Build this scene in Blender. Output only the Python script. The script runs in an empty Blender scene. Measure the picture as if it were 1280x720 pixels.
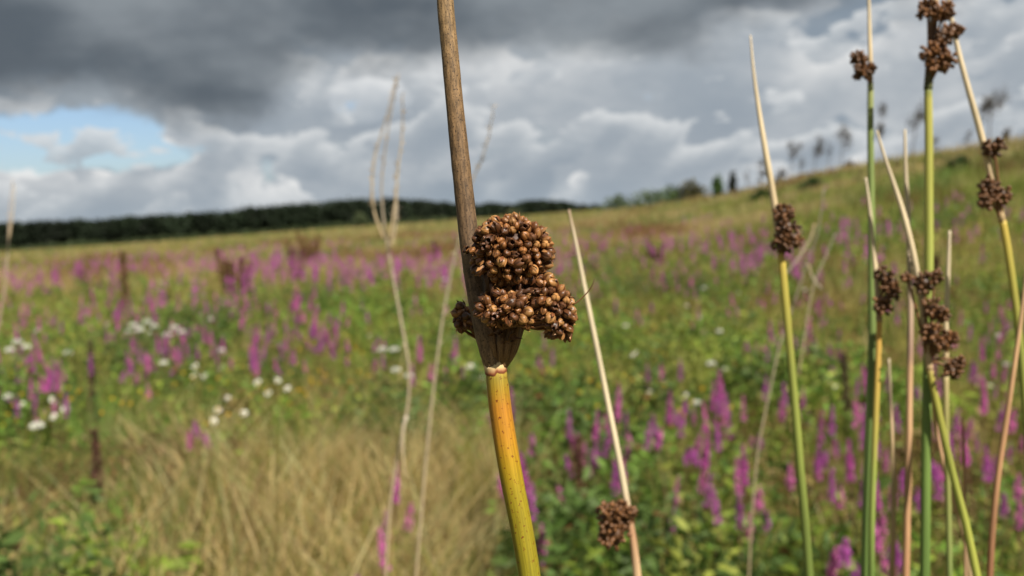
import bpy, math, random
import numpy as np
from mathutils import Matrix, Vector

rng = np.random.default_rng(11)
random.seed(11)
scene = bpy.context.scene
COL = scene.collection
R = math.radians

# ------------------------------------------------------------------ camera
F = 1230.0                       # focal length in photo pixels (1280 wide)
EYE = 1.75
CAM = np.array([0.0, 0.0, EYE])
PITCH, ROLL = R(4.18), R(2.0)
f_ = np.array([0, math.cos(PITCH), -math.sin(PITCH)])
r0 = np.array([1.0, 0, 0]); u0 = np.cross(r0, f_)
r_ = math.cos(ROLL) * r0 - math.sin(ROLL) * u0
u_ = math.sin(ROLL) * r0 + math.cos(ROLL) * u0
cam_data = bpy.data.cameras.new('camera')
cam = bpy.data.objects.new('camera', cam_data); COL.objects.link(cam)
m = Matrix.Identity(4)
for i in range(3):
    m[i][0], m[i][1], m[i][2], m[i][3] = r_[i], u_[i], -f_[i], CAM[i]
cam.matrix_world = m
cam_data.sensor_width = 36.0
cam_data.lens = F / 1280 * 36.0
cam_data.clip_start, cam_data.clip_end = 0.01, 6000
FOCUS = 0.170
cam_data.dof.use_dof = True
cam_data.dof.focus_distance = FOCUS
cam_data.dof.aperture_fstop = 25.5
scene.camera = cam

def P(px, py, d):
    """point seen at photo pixel px,py at depth d along the view axis"""
    return CAM + d * (f_ + (px - 640) / F * r_ + (360 - py) / F * u_)

def project(p):
    q = np.asarray(p) - CAM
    d = np.maximum(q @ f_, 1e-6)
    return 640 + F * (q @ r_) / d, 360 - F * (q @ u_) / d, d

def horizon_y(px):
    return 360 - F * math.tan(PITCH) - (px - 640) * math.tan(ROLL)

def direction(px, py):
    v = f_ + (px - 640) / F * r_ + (360 - py) / F * u_
    return v / np.linalg.norm(v)

# ------------------------------------------------------------------ sun, sky, exposure
SUN_EL, SUN_SIDE = R(44), R(36)
sun_dir = np.array([math.cos(SUN_EL) * math.sin(SUN_SIDE), -math.cos(SUN_EL) * math.cos(SUN_SIDE), math.sin(SUN_EL)])
sd = bpy.data.lights.new('sun', 'SUN'); sd.energy = 5.0; sd.angle = R(0.5); sd.color = (1.0, 0.93, 0.82)
so = bpy.data.objects.new('sun', sd); COL.objects.link(so)
so.rotation_euler = Vector(sun_dir).to_track_quat('Z', 'Y').to_euler()
so.location = (20, -20, 30)

scene.view_settings.view_transform = 'Standard'
scene.view_settings.look = 'None'
scene.view_settings.gamma = 1
scene.view_settings.exposure = 0.5
scene.render.engine = 'CYCLES'
scene.cycles.use_denoising = True
scene.cycles.max_bounces = 6
scene.cycles.diffuse_bounces = 3
scene.cycles.glossy_bounces = 2
scene.cycles.transmission_bounces = 4
scene.cycles.caustics_reflective = False
scene.cycles.caustics_refractive = False

world = bpy.data.worlds.new('World'); scene.world = world; world.use_nodes = True
wt = world.node_tree; wt.nodes.clear()

class NG:
    """little wrapper that writes shader maths as expressions"""
    def __init__(s, nt): s.nt = nt
    def new(s, t, **k):
        n = s.nt.nodes.new(t)
        for a, b in k.items(): setattr(n, a, b)
        return n
    def put(s, sock, v):
        if hasattr(v, 'node'): s.nt.links.new(v, sock)
        else: sock.default_value = v
    def m(s, op, a, b=0.0, c=None, clamp=False):
        n = s.new('ShaderNodeMath', operation=op); n.use_clamp = clamp
        s.put(n.inputs[0], a); s.put(n.inputs[1], b)
        if c is not None: s.put(n.inputs[2], c)
        return n.outputs[0]
    def add(s, a, b): return s.m('ADD', a, b)
    def sub(s, a, b): return s.m('SUBTRACT', a, b)
    def mul(s, a, b): return s.m('MULTIPLY', a, b)
    def smooth(s, v, lo, hi):
        n = s.new('ShaderNodeMapRange', interpolation_type='SMOOTHSTEP')
        s.put(n.inputs[0], v); s.put(n.inputs[1], lo); s.put(n.inputs[2], hi)
        return n.outputs[0]
    def noise(s, vec, scale, detail=6, rough=0.55, dist=0.0):
        n = s.new('ShaderNodeTexNoise'); s.put(n.inputs['Vector'], vec)
        n.inputs['Scale'].default_value = scale; n.inputs['Detail'].default_value = detail
        n.inputs['Roughness'].default_value = rough; n.inputs['Distortion'].default_value = dist
        return n.outputs[0]
    def mix(s, f, a, b, blend='MIX'):
        n = s.new('ShaderNodeMix', data_type='RGBA', blend_type=blend)
        s.put(n.inputs[0], f)
        for k, v in ((6, a), (7, b)):
            if not hasattr(v, 'node') and len(v) == 3: v = (*v, 1)
            s.put(n.inputs[k], v)
        return n.outputs[2]
    def vadd(s, a, b):
        n = s.new('ShaderNodeVectorMath', operation='ADD'); s.put(n.inputs[0], a); s.put(n.inputs[1], b); return n.outputs[0]
    def vmul(s, a, b):
        n = s.new('ShaderNodeVectorMath', operation='MULTIPLY'); s.put(n.inputs[0], a); s.put(n.inputs[1], b); return n.outputs[0]

g = NG(wt)
sky = g.new('ShaderNodeTexSky', sky_type='NISHITA'); sky.sun_disc = False
sky.sun_elevation = SUN_EL; sky.sun_rotation = math.atan2(sun_dir[0], sun_dir[1])
sky.air_density = 1.0; sky.dust_density = 1.0; sky.ozone_density = 1.5
tc = g.new('ShaderNodeTexCoord'); dvec = tc.outputs['Generated']
sp = g.new('ShaderNodeSeparateXYZ'); g.put(sp.inputs[0], dvec)
az = g.m('ARCTAN2', sp.outputs[0], sp.outputs[1]); el = g.m('ARCSINE', sp.outputs[2])
def azel(px, py):
    d = direction(px, py); return math.atan2(d[0], d[1]), math.asin(d[2])
def blob(px, py, sx, sy):
    a0, e0 = azel(px, py)
    qa = g.m('POWER', g.mul(g.sub(az, a0), F / sx), 2.0)
    qe = g.m('POWER', g.mul(g.sub(el, e0), F / sy), 2.0)
    return g.m('EXPONENT', g.mul(g.add(qa, qe), -1.0))
v1 = g.vmul(dvec, (1.0, 1.0, 2.0))
n_big = g.noise(v1, 3.2, 6, 0.52, 0.2)
n_soft = g.noise(g.vmul(dvec, (1, 1, 4.5)), 4.0, 5, 0.5)
def cumulus(under, seed, scale, flat, thr, bias, white, grey, steps, sigma, soft, alpha):
    """one bank of cumulus laid over the colour under it; the density is summed a few steps up towards the light, so tops are pale and bases grey"""
    dens = []
    for k in (0.0, *steps):
        p = g.vadd(g.vmul(dvec, (1, 1, flat)), (seed + 0.35 * k, seed * 0.37 - 0.2 * k, k))
        dens.append(g.add(g.noise(p, scale, 9 if k == 0 else 5, 0.54, 0.0), bias))
    depth = 0.0
    for d in dens[1:]: depth = g.add(g.m('MAXIMUM', g.sub(d, thr), 0.0), depth)
    li = g.m('EXPONENT', g.mul(depth, -sigma))
    mask = g.smooth(dens[0], thr, thr + soft)
    return g.mix(g.mul(mask, alpha), under, g.mix(li, grey, white)), dens[0], li
skyc = g.vmul(sky.outputs[0], (0.089, 0.096, 0.111))
# high veil with openings of blue
veil = g.mix(g.smooth(n_soft, 0.33, 0.67), (0.23, 0.285, 0.345), (0.38, 0.425, 0.465))
gap = g.add(g.add(g.mul(blob(100, 178, 135, 38), 1.25), g.mul(blob(455, 126, 50, 28), 1.3)), g.add(g.mul(blob(826, 122, 50, 16), 0.42), g.mul(blob(205, 195, 60, 20), 0.5)))
n_gap = g.noise(g.vmul(dvec, (1, 1, 1.9)), 10.0, 9, 0.56, 0.0)
gapm = g.smooth(g.sub(gap, g.mul(g.sub(n_gap, 0.44), 2.3)), 0.27, 0.58)
c1 = g.mix(gapm, veil, skyc)
biasA = g.add(g.mul(g.add(g.add(blob(385, 150, 130, 60), g.mul(blob(760, 180, 120, 60), 0.9)), g.mul(blob(1000, 110, 190, 60), 0.7)), 0.10), g.mul(gapm, -0.085))
c1, da, la = cumulus(c1, 1.3, 7.0, 1.7, 0.46, biasA, (0.80, 0.80, 0.79), (0.26, 0.31, 0.365), (0.02, 0.045, 0.08), 3.6, 0.055, 0.95)
biasB = g.add(g.add(g.mul(g.smooth(el, 0.13, 0.03), 0.11), -0.06), g.mul(gapm, -0.05))
c1, db, lb = cumulus(c1, 4.1, 13.0, 2.2, 0.47, biasB, (0.66, 0.68, 0.69), (0.26, 0.31, 0.365), (0.012, 0.026, 0.045), 4.2, 0.05, 0.85)
# pale band just above the horizon
low = g.smooth(el, 0.05, -0.005)
c1 = g.mix(g.mul(low, 0.6), c1, (0.33, 0.395, 0.455))
# the dark cloud deck that hangs over the scene
aL, eL = azel(0, 140); aR, eR = azel(1280, 0)
edge = g.add(eL, g.mul(g.sub(g.m('MINIMUM', g.m('MAXIMUM', az, -0.9), 0.75), aL), (eR - eL) / (aR - aL)))
dk = g.sub(el, edge)
dk = g.add(dk, g.mul(g.sub(n_big, 0.5), 0.14))
dk = g.add(dk, g.mul(g.sub(da, 0.5), 0.12))
dk = g.add(dk, g.mul(blob(235, 120, 110, 60), 0.026))
dk = g.sub(dk, g.mul(blob(700, 130, 220, 60), 0.02))
dkm = g.smooth(dk, -0.008, 0.040)
deckc = g.mix(g.smooth(g.noise(g.vmul(dvec, (1, 1, 2.2)), 4.2, 6, 0.5), 0.34, 0.66), (0.092, 0.113, 0.136), (0.26, 0.29, 0.315))
c2 = g.mix(g.mul(dkm, 0.97), c1, deckc)
bgn = g.new('ShaderNodeBackground'); g.put(bgn.inputs[0], c2); bgn.inputs[1].default_value = 0.74
wo = g.new('ShaderNodeOutputWorld'); wt.links.new(bgn.outputs[0], wo.inputs[0])
world.cycles.sampling_method = 'MANUAL'; world.cycles.sample_map_resolution = 512

# ------------------------------------------------------------------ helpers
def tag(o, label=None, cat=None, group=None, kind=None):
    if label: o['label'] = label
    if cat: o['category'] = cat
    if group: o['group'] = group
    if kind: o['kind'] = kind
    return o

def empty(name, loc, label=None, cat=None, group=None):
    o = bpy.data.objects.new(name, None); COL.objects.link(o)
    o.location = [float(c) for c in loc]; o.empty_display_size = 0.05
    return tag(o, label, cat, group)

def mesh_data(name, V, faces, col=None, uv=None, smooth=False):
    """V (n,3); faces: list of int arrays (m,k), one array per polygon size"""
    me = bpy.data.meshes.new(name)
    V = np.asarray(V, np.float32)
    me.vertices.add(len(V)); me.vertices.foreach_set('co', V.ravel())
    faces = [np.asarray(a, np.int32) for a in faces if len(a)]
    loops = np.concatenate([a.ravel() for a in faces])
    sizes = np.concatenate([np.full(len(a), a.shape[1], np.int32) for a in faces])
    starts = np.concatenate([[0], np.cumsum(sizes)[:-1]]).astype(np.int32)
    me.loops.add(len(loops)); me.loops.foreach_set('vertex_index', loops)
    me.polygons.add(len(sizes)); me.polygons.foreach_set('loop_start', starts)
    try: me.polygons.foreach_set('loop_total', sizes)
    except Exception: pass
    if smooth: me.polygons.foreach_set('use_smooth', np.ones(len(sizes), bool))
    if col is not None:
        a = me.color_attributes.new('col', 'FLOAT_COLOR', 'POINT')
        c = np.ones((len(V), 4), np.float32); c[:, :3] = col
        a.data.foreach_set('color', c.ravel())
    if uv is not None:
        l = me.uv_layers.new(name='UVMap'); l.data.foreach_set('uv', np.asarray(uv, np.float32)[loops].ravel())
    me.update(calc_edges=True); me.validate()
    return me

def obj(name, me, mat, parent=None, loc=None):
    o = bpy.data.objects.new(name, me); COL.objects.link(o)
    if mat and not me.materials: me.materials.append(mat)
    if parent is not None: o.parent = parent
    if loc is not None: o.location = [float(c) for c in loc]
    return o

class MB:
    def __init__(s): s.V = []; s.T = []; s.Q = []; s.C = []; s.U = []; s.n = 0
    def add(s, V, tris=None, quads=None, col=None, uv=None):
        V = np.asarray(V, float)
        s.V.append(V)
        if tris is not None and len(tris): s.T.append(np.asarray(tris, int) + s.n)
        if quads is not None and len(quads): s.Q.append(np.asarray(quads, int) + s.n)
        c = np.empty((len(V), 3)); c[:] = (0.5, 0.5, 0.5) if col is None else col
        s.C.append(c); s.U.append(np.zeros((len(V), 2)) if uv is None else uv); s.n += len(V)
    def data(s, name, origin=(0, 0, 0), smooth=False):
        fs = []
        if s.T: fs.append(np.concatenate(s.T))
        if s.Q: fs.append(np.concatenate(s.Q))
        return mesh_data(name, np.concatenate(s.V) - np.asarray(origin), fs, np.concatenate(s.C), np.concatenate(s.U), smooth)

def catmull(pts, n):
    """resample the rows of pts with a Catmull-Rom curve, n steps per span"""
    p = np.asarray(pts, float); p = np.vstack([2 * p[0] - p[1], p, 2 * p[-1] - p[-2]])
    out = []
    for i in range(1, len(p) - 2):
        a, b, c, d = p[i - 1], p[i], p[i + 1], p[i + 2]
        for t in np.linspace(0, 1, n, endpoint=False):
            out.append(0.5 * (2 * b + (c - a) * t + (2 * a - 5 * b + 4 * c - d) * t * t + (3 * b - 3 * c + d - a) * t ** 3))
    out.append(p[-2]); return np.array(out)

def tube(mb, pts, rad, col, sides=8, cap=True, rib=0.0, nrib=7, flat=1.0):
    pts = np.asarray(pts, float); n = len(pts)
    rad = np.broadcast_to(np.asarray(rad, float), (n,)); cc = np.empty((n, 3)); cc[:] = col
    tan = np.gradient(pts, axis=0); tan /= np.linalg.norm(tan, axis=1)[:, None] + 1e-12
    ref = np.array([0.0, -1.0, 0.05])
    a = np.cross(tan, ref); a /= np.linalg.norm(a, axis=1)[:, None] + 1e-9
    b = np.cross(tan, a)
    th = np.linspace(0, 2 * math.pi, sides, endpoint=False)
    rr = 1 + rib * np.cos(nrib * th)
    V = pts[:, None] + rad[:, None, None] * (np.cos(th) * rr)[None, :, None] * a[:, None] + flat * rad[:, None, None] * (np.sin(th) * rr)[None, :, None] * b[:, None]
    ln = np.concatenate([[0], np.cumsum(np.linalg.norm(np.diff(pts, axis=0), axis=1))])
    uv = np.stack(np.broadcast_arrays(th[None, :] / (2 * math.pi), ln[:, None]), -1)
    i = np.arange(n - 1)[:, None] * sides; j = np.arange(sides)[None, :]; k = (j + 1) % sides
    Q = np.stack([i + j, i + k, i + sides + k, i + sides + j], -1).reshape(-1, 4)
    V = V.reshape(-1, 3); uv = uv.reshape(-1, 2); C = np.repeat(cc, sides, 0); T = []
    if cap:
        e = len(V); V = np.vstack([V, pts[0], pts[-1]]); C = np.vstack([C, cc[0], cc[-1]]); uv = np.vstack([uv, [[0, 0], [0, ln[-1]]]])
        T = [(e, (q + 1) % sides, q) for q in range(sides)] + [(e + 1, (n - 1) * sides + q, (n - 1) * sides + (q + 1) % sides) for q in range(sides)]
    mb.add(V, T, Q, C, uv)

def ramp(t, stops):
    t = np.asarray(t); xs = [s[0] for s in stops]
    return np.stack([np.interp(t, xs, [s[1][k] for s in stops]) for k in range(3)], -1)

def srgb(r, g_, b): return tuple(((c / 255) / 12.92 if c / 255 <= 0.04045 else ((c / 255 + 0.055) / 1.055) ** 2.4) for c in (r, g_, b))

# ------------------------------------------------------------------ materials (colour, grain, wear only)
def material(name, rough=0.6, trans=0.0, spec=0.4, grain=None, speck=None, bump=None, objvar=0.0, coat=0.0):
    mt = bpy.data.materials.new(name); mt.use_nodes = True
    nt = mt.node_tree; nt.nodes.clear(); h = NG(nt)
    at = h.new('ShaderNodeAttribute', attribute_name='col'); c = at.outputs['Color']
    tcn = h.new('ShaderNodeTexCoord')
    if grain:                                  # (uvscale x, y, amount)
        vec = h.vmul(tcn.outputs['UV'], (grain[0], grain[1], 1))
        n = h.noise(vec, 1.0, 5, 0.6)
        c = h.mix(1.0, c, h.mix(h.smooth(n, 0.3, 0.7), (1 - grain[2],) * 3, (1 + grain[2] * 0.7,) * 3), 'MULTIPLY')
    if speck:                                  # (uvscale x, y, threshold, colour)
        vec = h.vmul(tcn.outputs['UV'], (speck[0], speck[1], 1))
        n = h.noise(vec, 1.0, 4, 0.65)
        c = h.mix(h.smooth(n, speck[2], speck[2] + 0.05), c, speck[3])
    if objvar:
        oi = h.new('ShaderNodeObjectInfo')
        k = h.add(1 - objvar, h.mul(oi.outputs['Random'], 2 * objvar))
        cm = h.new('ShaderNodeCombineColor'); [h.put(cm.inputs[q], k) for q in range(3)]
        c = h.mix(1.0, c, cm.outputs[0], 'MULTIPLY')
    b = h.new('ShaderNodeBsdfPrincipled'); h.put(b.inputs['Base Color'], c)
    b.inputs['Roughness'].default_value = rough; b.inputs['Specular IOR Level'].default_value = spec
    if coat: b.inputs['Coat Weight'].default_value = coat; b.inputs['Coat Roughness'].default_value = 0.25
    if bump:                                   # (scale x, y, strength, distance)
        vec = h.vmul(tcn.outputs['UV'], (bump[0], bump[1], 1)); n = h.noise(vec, 1.0, 5, 0.6)
        bn = h.new('ShaderNodeBump'); bn.inputs['Strength'].default_value = bump[2]; bn.inputs['Distance'].default_value = bump[3]
        h.put(bn.inputs['Height'], n); nt.links.new(bn.outputs[0], b.inputs['Normal'])
    out = h.new('ShaderNodeOutputMaterial'); sh = b.outputs[0]
    if trans:
        t = h.new('ShaderNodeBsdfTranslucent'); h.put(t.inputs[0], c)
        mx = h.new('ShaderNodeMixShader'); mx.inputs[0].default_value = trans
        nt.links.new(sh, mx.inputs[1]); nt.links.new(t.outputs[0], mx.inputs[2]); sh = mx.outputs[0]
    nt.links.new(sh, out.inputs[0]); return mt

M_leaf = material('leaf', 0.55, 0.42, 0.3)
M_grass = material('grass_blade', 0.6, 0.38, 0.25)
M_petal = material('petal', 0.7, 0.42, 0.2, objvar=0.18)
M_white = material('white_petal', 0.7, 0.2, 0.2)
M_stalk = material('weed_stalk', 0.7, 0.0, 0.3)
M_rush = material('rush_stem', 0.5, 0.0, 0.4, grain=(14, 25, 0.28), speck=(6, 500, 0.68, srgb(105, 62, 22)))
M_straw = material('straw', 0.6, 0.5, 0.25)
M_dry = material('dry_rush', 0.65, 0.0, 0.3, grain=(12, 50, 0.32), speck=(5, 300, 0.66, srgb(120, 88, 58)))
M_main = material('main_rush_stem', 0.46, 0.0, 0.5, grain=(34, 90, 0.26), speck=(15, 1300, 0.60, srgb(110, 52, 14)), bump=(60, 90, 0.25, 0.0001))
M_bract = material('main_bract', 0.62, 0.0, 0.35, grain=(18, 420, 0.5), speck=(34, 2600, 0.565, srgb(52, 38, 28)), bump=(50, 600, 0.5, 0.00018))
M_capsule = material('seed_capsule', 0.42, 0.0, 0.42, objvar=0.32)
M_husk = material('seed_husk', 0.55, 0.0, 0.4)
M_wood = material('bark', 0.85, 0.0, 0.2)
M_crown = material('tree_leaf', 0.65, 0.2, 0.25)

def ground_material():
    mt = bpy.data.materials.new('meadow_soil'); mt.use_nodes = True
    nt = mt.node_tree; nt.nodes.clear(); h = NG(nt)
    tcn = h.new('ShaderNodeTexCoord'); o = tcn.outputs['Object']
    n1 = h.noise(o, 0.09, 6, 0.6); n2 = h.noise(o, 1.7, 6, 0.65); n3 = h.noise(o, 14, 4, 0.6)
    c = h.mix(h.smooth(n1, 0.38, 0.62), (0.075, 0.085, 0.026), (0.14, 0.12, 0.048))
    c = h.mix(h.smooth(n2, 0.4, 0.66), c, (0.09, 0.085, 0.035))
    c = h.mix(h.mul(h.smooth(n3, 0.45, 0.65), 0.5), c, (0.05, 0.04, 0.02))
    b = h.new('ShaderNodeBsdfPrincipled'); h.put(b.inputs['Base Color'], c)
    b.inputs['Roughness'].default_value = 0.95; b.inputs['Specular IOR Level'].default_value = 0.1
    bn = h.new('ShaderNodeBump'); bn.inputs['Strength'].default_value = 0.6; bn.inputs['Distance'].default_value = 0.1
    h.put(bn.inputs['Height'], n2); nt.links.new(bn.outputs[0], b.inputs['Normal'])
    out = h.new('ShaderNodeOutputMaterial'); nt.links.new(b.outputs[0], out.inputs[0]); return mt

# ------------------------------------------------------------------ terrain
_cx = [-600, 0, 150, 300, 450, 560, 700, 760, 820, 900, 950, 1000, 1050, 1100, 1200, 1280, 1500, 2600]
_cc = [-26, -19, -16, -11, -5, -2, 2, 6, 10, 19, 27, 39, 46, 52, 62, 70, 84, 95]
_cr = [300, 300, 300, 300, 300, 300, 280, 210, 150, 100, 90, 84, 80, 76, 72, 70, 66, 60]
def value_noise(x, y, seed=0):
    xi, yi = np.floor(x).astype(np.int64), np.floor(y).astype(np.int64); fx, fy = x - xi, y - yi
    fx, fy = fx * fx * (3 - 2 * fx), fy * fy * (3 - 2 * fy)
    def hsh(a, b):
        v = np.sin(a * 127.1 + b * 311.7 + seed * 74.7) * 43758.5453
        return v - np.floor(v)
    return (hsh(xi, yi) * (1 - fx) + hsh(xi + 1, yi) * fx) * (1 - fy) + (hsh(xi, yi + 1) * (1 - fx) + hsh(xi + 1, yi + 1) * fx) * fy
def fbm(x, y, seed=0, oct=3):
    s, a, t = 0.0, 1.0, 0.0
    for k in range(oct):
        s = s + a * value_noise(x * 2 ** k, y * 2 ** k, seed + k); t += a; a *= 0.5
    return s / t
def terrain(x, y):
    x, y = np.asarray(x, float), np.asarray(y, float)
    r = np.hypot(x, y); a = np.clip(np.arctan2(x, y), -1.0, 1.0)
    cx = 640 + F * np.tan(a)
    c, rc = np.interp(cx, _cx, _cc), np.interp(cx, _cx, _cr)
    H = EYE - 0.35 + c * rc / F                     # crest of the ground, plants add the rest
    t = np.clip((r - 12) / (rc - 12), 0, 1)
    s = t ** 1.12
    h = H * s - np.maximum(r - rc, 0) * np.where(cx > 720, 0.03, 0.0)
    h = np.maximum(h, -14)
    h = h + (fbm(x * 0.15, y * 0.15, 5) - 0.5) * 0.28 * np.clip((r - 5) / 15, 0, 1)
    b = np.clip((2.6 - r) / 1.6, 0, 1); h = h + 0.45 * b * b * (3 - 2 * b)
    return h

ths = np.concatenate([np.linspace(-180, -45, 28)[:-1], np.linspace(-45, 45, 181), np.linspace(45, 180, 28)[1:]]) * math.pi / 180
rs = np.concatenate([np.linspace(0.05, 4, 14), np.geomspace(4.4, 60, 70), np.geomspace(62, 130, 50), np.geomspace(136, 4000, 50)])
TT, RR = np.meshgrid(ths, rs)
gx, gy = RR * np.sin(TT), RR * np.cos(TT)
GV = np.stack([gx, gy, terrain(gx, gy)], -1).reshape(-1, 3)
nt_, nr_ = len(ths), len(rs)
ii, jj = np.meshgrid(np.arange(nr_ - 1), np.arange(nt_ - 1), indexing='ij')
GQ = np.stack([ii * nt_ + jj, ii * nt_ + jj + 1, (ii + 1) * nt_ + jj + 1, (ii + 1) * nt_ + jj], -1).reshape(-1, 4)[:, ::-1]
ground = obj('ground', mesh_data('ground', GV, [GQ], smooth=True), ground_material())
tag(ground, kind='structure')

# ------------------------------------------------------------------ leaf and blade generators
def blades(base, h, lean, width, col, curl=0.45):
    """grass blades: 5 points and 3 triangles each; lean is the horizontal offset of the tip"""
    n = len(base); ang = rng.uniform(0, 2 * math.pi, n)
    side = np.stack([np.cos(ang), np.sin(ang), np.zeros(n)], -1) * width[:, None] * 0.5
    up = np.array([0, 0, 1.0]); L = np.concatenate([lean, np.zeros((n, 1))], 1)
    mid = base + up * (h * 0.6)[:, None] + L * curl * 0.6
    tip = base + up * h[:, None] + L
    V = np.stack([base - side, base + side, mid - side * 0.8, mid + side * 0.8, tip], 1).reshape(-1, 3)
    o = np.arange(n)[:, None] * 5
    T = np.stack([o + [0, 1, 3], o + [0, 3, 2], o + [2, 3, 4]], 1).reshape(-1, 3)
    return V, T, np.repeat(col, 5, 0)

def leaves(pos, dirv, length, width, col, fold=0.25):
    """folded pointed leaves: 4 points, 2 triangles"""
    n = len(pos); d = dirv / (np.linalg.norm(dirv, axis=1)[:, None] + 1e-9)
    ref = rng.normal(size=(n, 3)); s = np.cross(d, ref); s /= np.linalg.norm(s, axis=1)[:, None] + 1e-9
    nrm = np.cross(s, d)
    mid = pos + d * (length * 0.45)[:, None]
    V = np.stack([pos, mid + s * (width * 0.5)[:, None] + nrm * (width * fold)[:, None], mid - s * (width * 0.5)[:, None] + nrm * (width * fold)[:, None],
                  pos + d * length[:, None]], 1).reshape(-1, 3)
    o = np.arange(n)[:, None] * 4
    T = np.stack([o + [0, 1, 3], o + [0, 3, 2]], 1).reshape(-1, 3)
    return V, T, np.repeat(col, 4, 0)

def scatter(n, rmin, rmax, amax=0.56):
    """points spread evenly over the wedge of ground in front of the viewer"""
    r = np.sqrt(rng.uniform(rmin ** 2, rmax ** 2, n)); a = rng.uniform(-amax, amax, n)
    x, y = r * np.sin(a), r * np.cos(a)
    return np.stack([x, y, terrain(x, y)], -1), r

def gauss(px, py, x0, y0, sx, sy): return np.exp(-((px - x0) / sx) ** 2 - ((py - y0) / sy) ** 2)

LEAF_G = 1.85 * np.array([0.98, 1.02, 0.9]) * np.array([[0.135, 0.175, 0.028], [0.085, 0.135, 0.026], [0.10, 0.165, 0.03], [0.055, 0.095, 0.022], [0.155, 0.165, 0.036]])
GRASS_G = 1.5 * np.array([1.1, 1.0, 0.9]) * np.array([[0.15, 0.18, 0.04], [0.20, 0.20, 0.055], [0.12, 0.16, 0.035], [0.26, 0.22, 0.085]])
TAN = 1.45 * np.array([[0.40, 0.31, 0.145], [0.34, 0.25, 0.11], [0.46, 0.37, 0.19], [0.27, 0.18, 0.075], [0.30, 0.27, 0.09]])

def dry_weight(P3):
    """how much pale dead grass grows at these points of the meadow (places read off the photograph)"""
    px, py, _ = project(P3); py = np.minimum(py - 50, 735)
    w = 1.1 * gauss(px, py, 450, 690, 190, 90) + 0.8 * gauss(px, py, 560, 640, 90, 70) + 0.5 * gauss(px, py, 310, 720, 130, 70)
    w = w + 0.5 * gauss(px, py, 70, 770, 200, 60)
    return np.clip(w, 0, 1)

# leafy herbs: clumps whose leaves fill a dome, smaller in number and larger in leaf with distance
mb = MB()
for (n, r0_, r1_, k, ls) in ((1000, 3.0, 7.5, 150, 0.064), (2600, 7.5, 16, 70, 0.065), (2600, 16, 30, 30, 0.10)):
    c, r = scatter(n, r0_, r1_)
    dw = dry_weight(c)
    patch = fbm(c[:, 0] * 0.5, c[:, 1] * 0.5, 21)
    ok = (rng.random(n) > dw * 1.25) & ((patch > 0.36) | (r < 9)) & (rng.random(n) < np.clip(1.5 - r / 26, 0.25, 1))
    c, patch = c[ok], patch[ok]; n = len(c)
    hc = rng.uniform(0.22, 0.62, n) * (0.65 + 0.8 * patch); rc = rng.uniform(0.09, 0.22, n)
    kind = np.clip((patch * 9 + rng.normal(0, 1.1, n)).astype(int) % 5, 0, 4)
    th = rng.uniform(0, 2 * math.pi, (n, k)); q = np.sqrt(rng.random((n, k)))
    z = rng.random((n, k)) ** 0.6
    off = np.stack([np.cos(th) * q * rc[:, None], np.sin(th) * q * rc[:, None], hc[:, None] * z * (1 - 0.35 * q ** 2)], -1)
    pos = (c[:, None] + off).reshape(-1, 3)
    dv = np.stack([np.cos(th), np.sin(th), rng.uniform(-0.35, 1.0, (n, k))], -1).reshape(-1, 3) + rng.normal(0, 0.35, (n * k, 3))
    L = ls * rng.uniform(0.6, 1.5, n * k)
    hue = fbm(c[:, 0] * 0.55 + 17, c[:, 1] * 0.38, 91) + rng.normal(0, 0.06, n)
    pc = LEAF_G[kind].copy()
    ol = hue > 0.61; pc[ol] = np.array([0.30, 0.235, 0.075]) * rng.uniform(0.7, 1.15, (ol.sum(), 1))
    rd = hue > 0.70; pc[rd] = np.array([0.21, 0.12, 0.05]) * rng.uniform(0.7, 1.2, (rd.sum(), 1))
    dkk = hue < 0.36; pc[dkk] = np.array([0.10, 0.16, 0.04]); hc = hc * (1 + 0.35 * (hue < 0.42) - 0.25 * ol)
    off[..., 2] *= (1 + 0.35 * (hue < 0.42) - 0.25 * ol)[:, None]; pos = (c[:, None] + off).reshape(-1, 3)
    cc = np.repeat(pc, k, 0) * rng.uniform(0.75, 1.3, (n * k, 1)) * np.repeat(rng.uniform(0.75, 1.25, n), k)[:, None]
    red = rng.random(n * k) < 0.03; cc[red] = (0.20, 0.10, 0.035)
    V, T, C = leaves(pos, dv, L, L * rng.uniform(0.26, 0.5, n * k), cc)
    mb.add(V, T, None, C)
tag(obj('undergrowth', mb.data('undergrowth'), M_leaf), 'low leafy green herbs filling the meadow between the flowers', 'undergrowth', kind='stuff')

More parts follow.
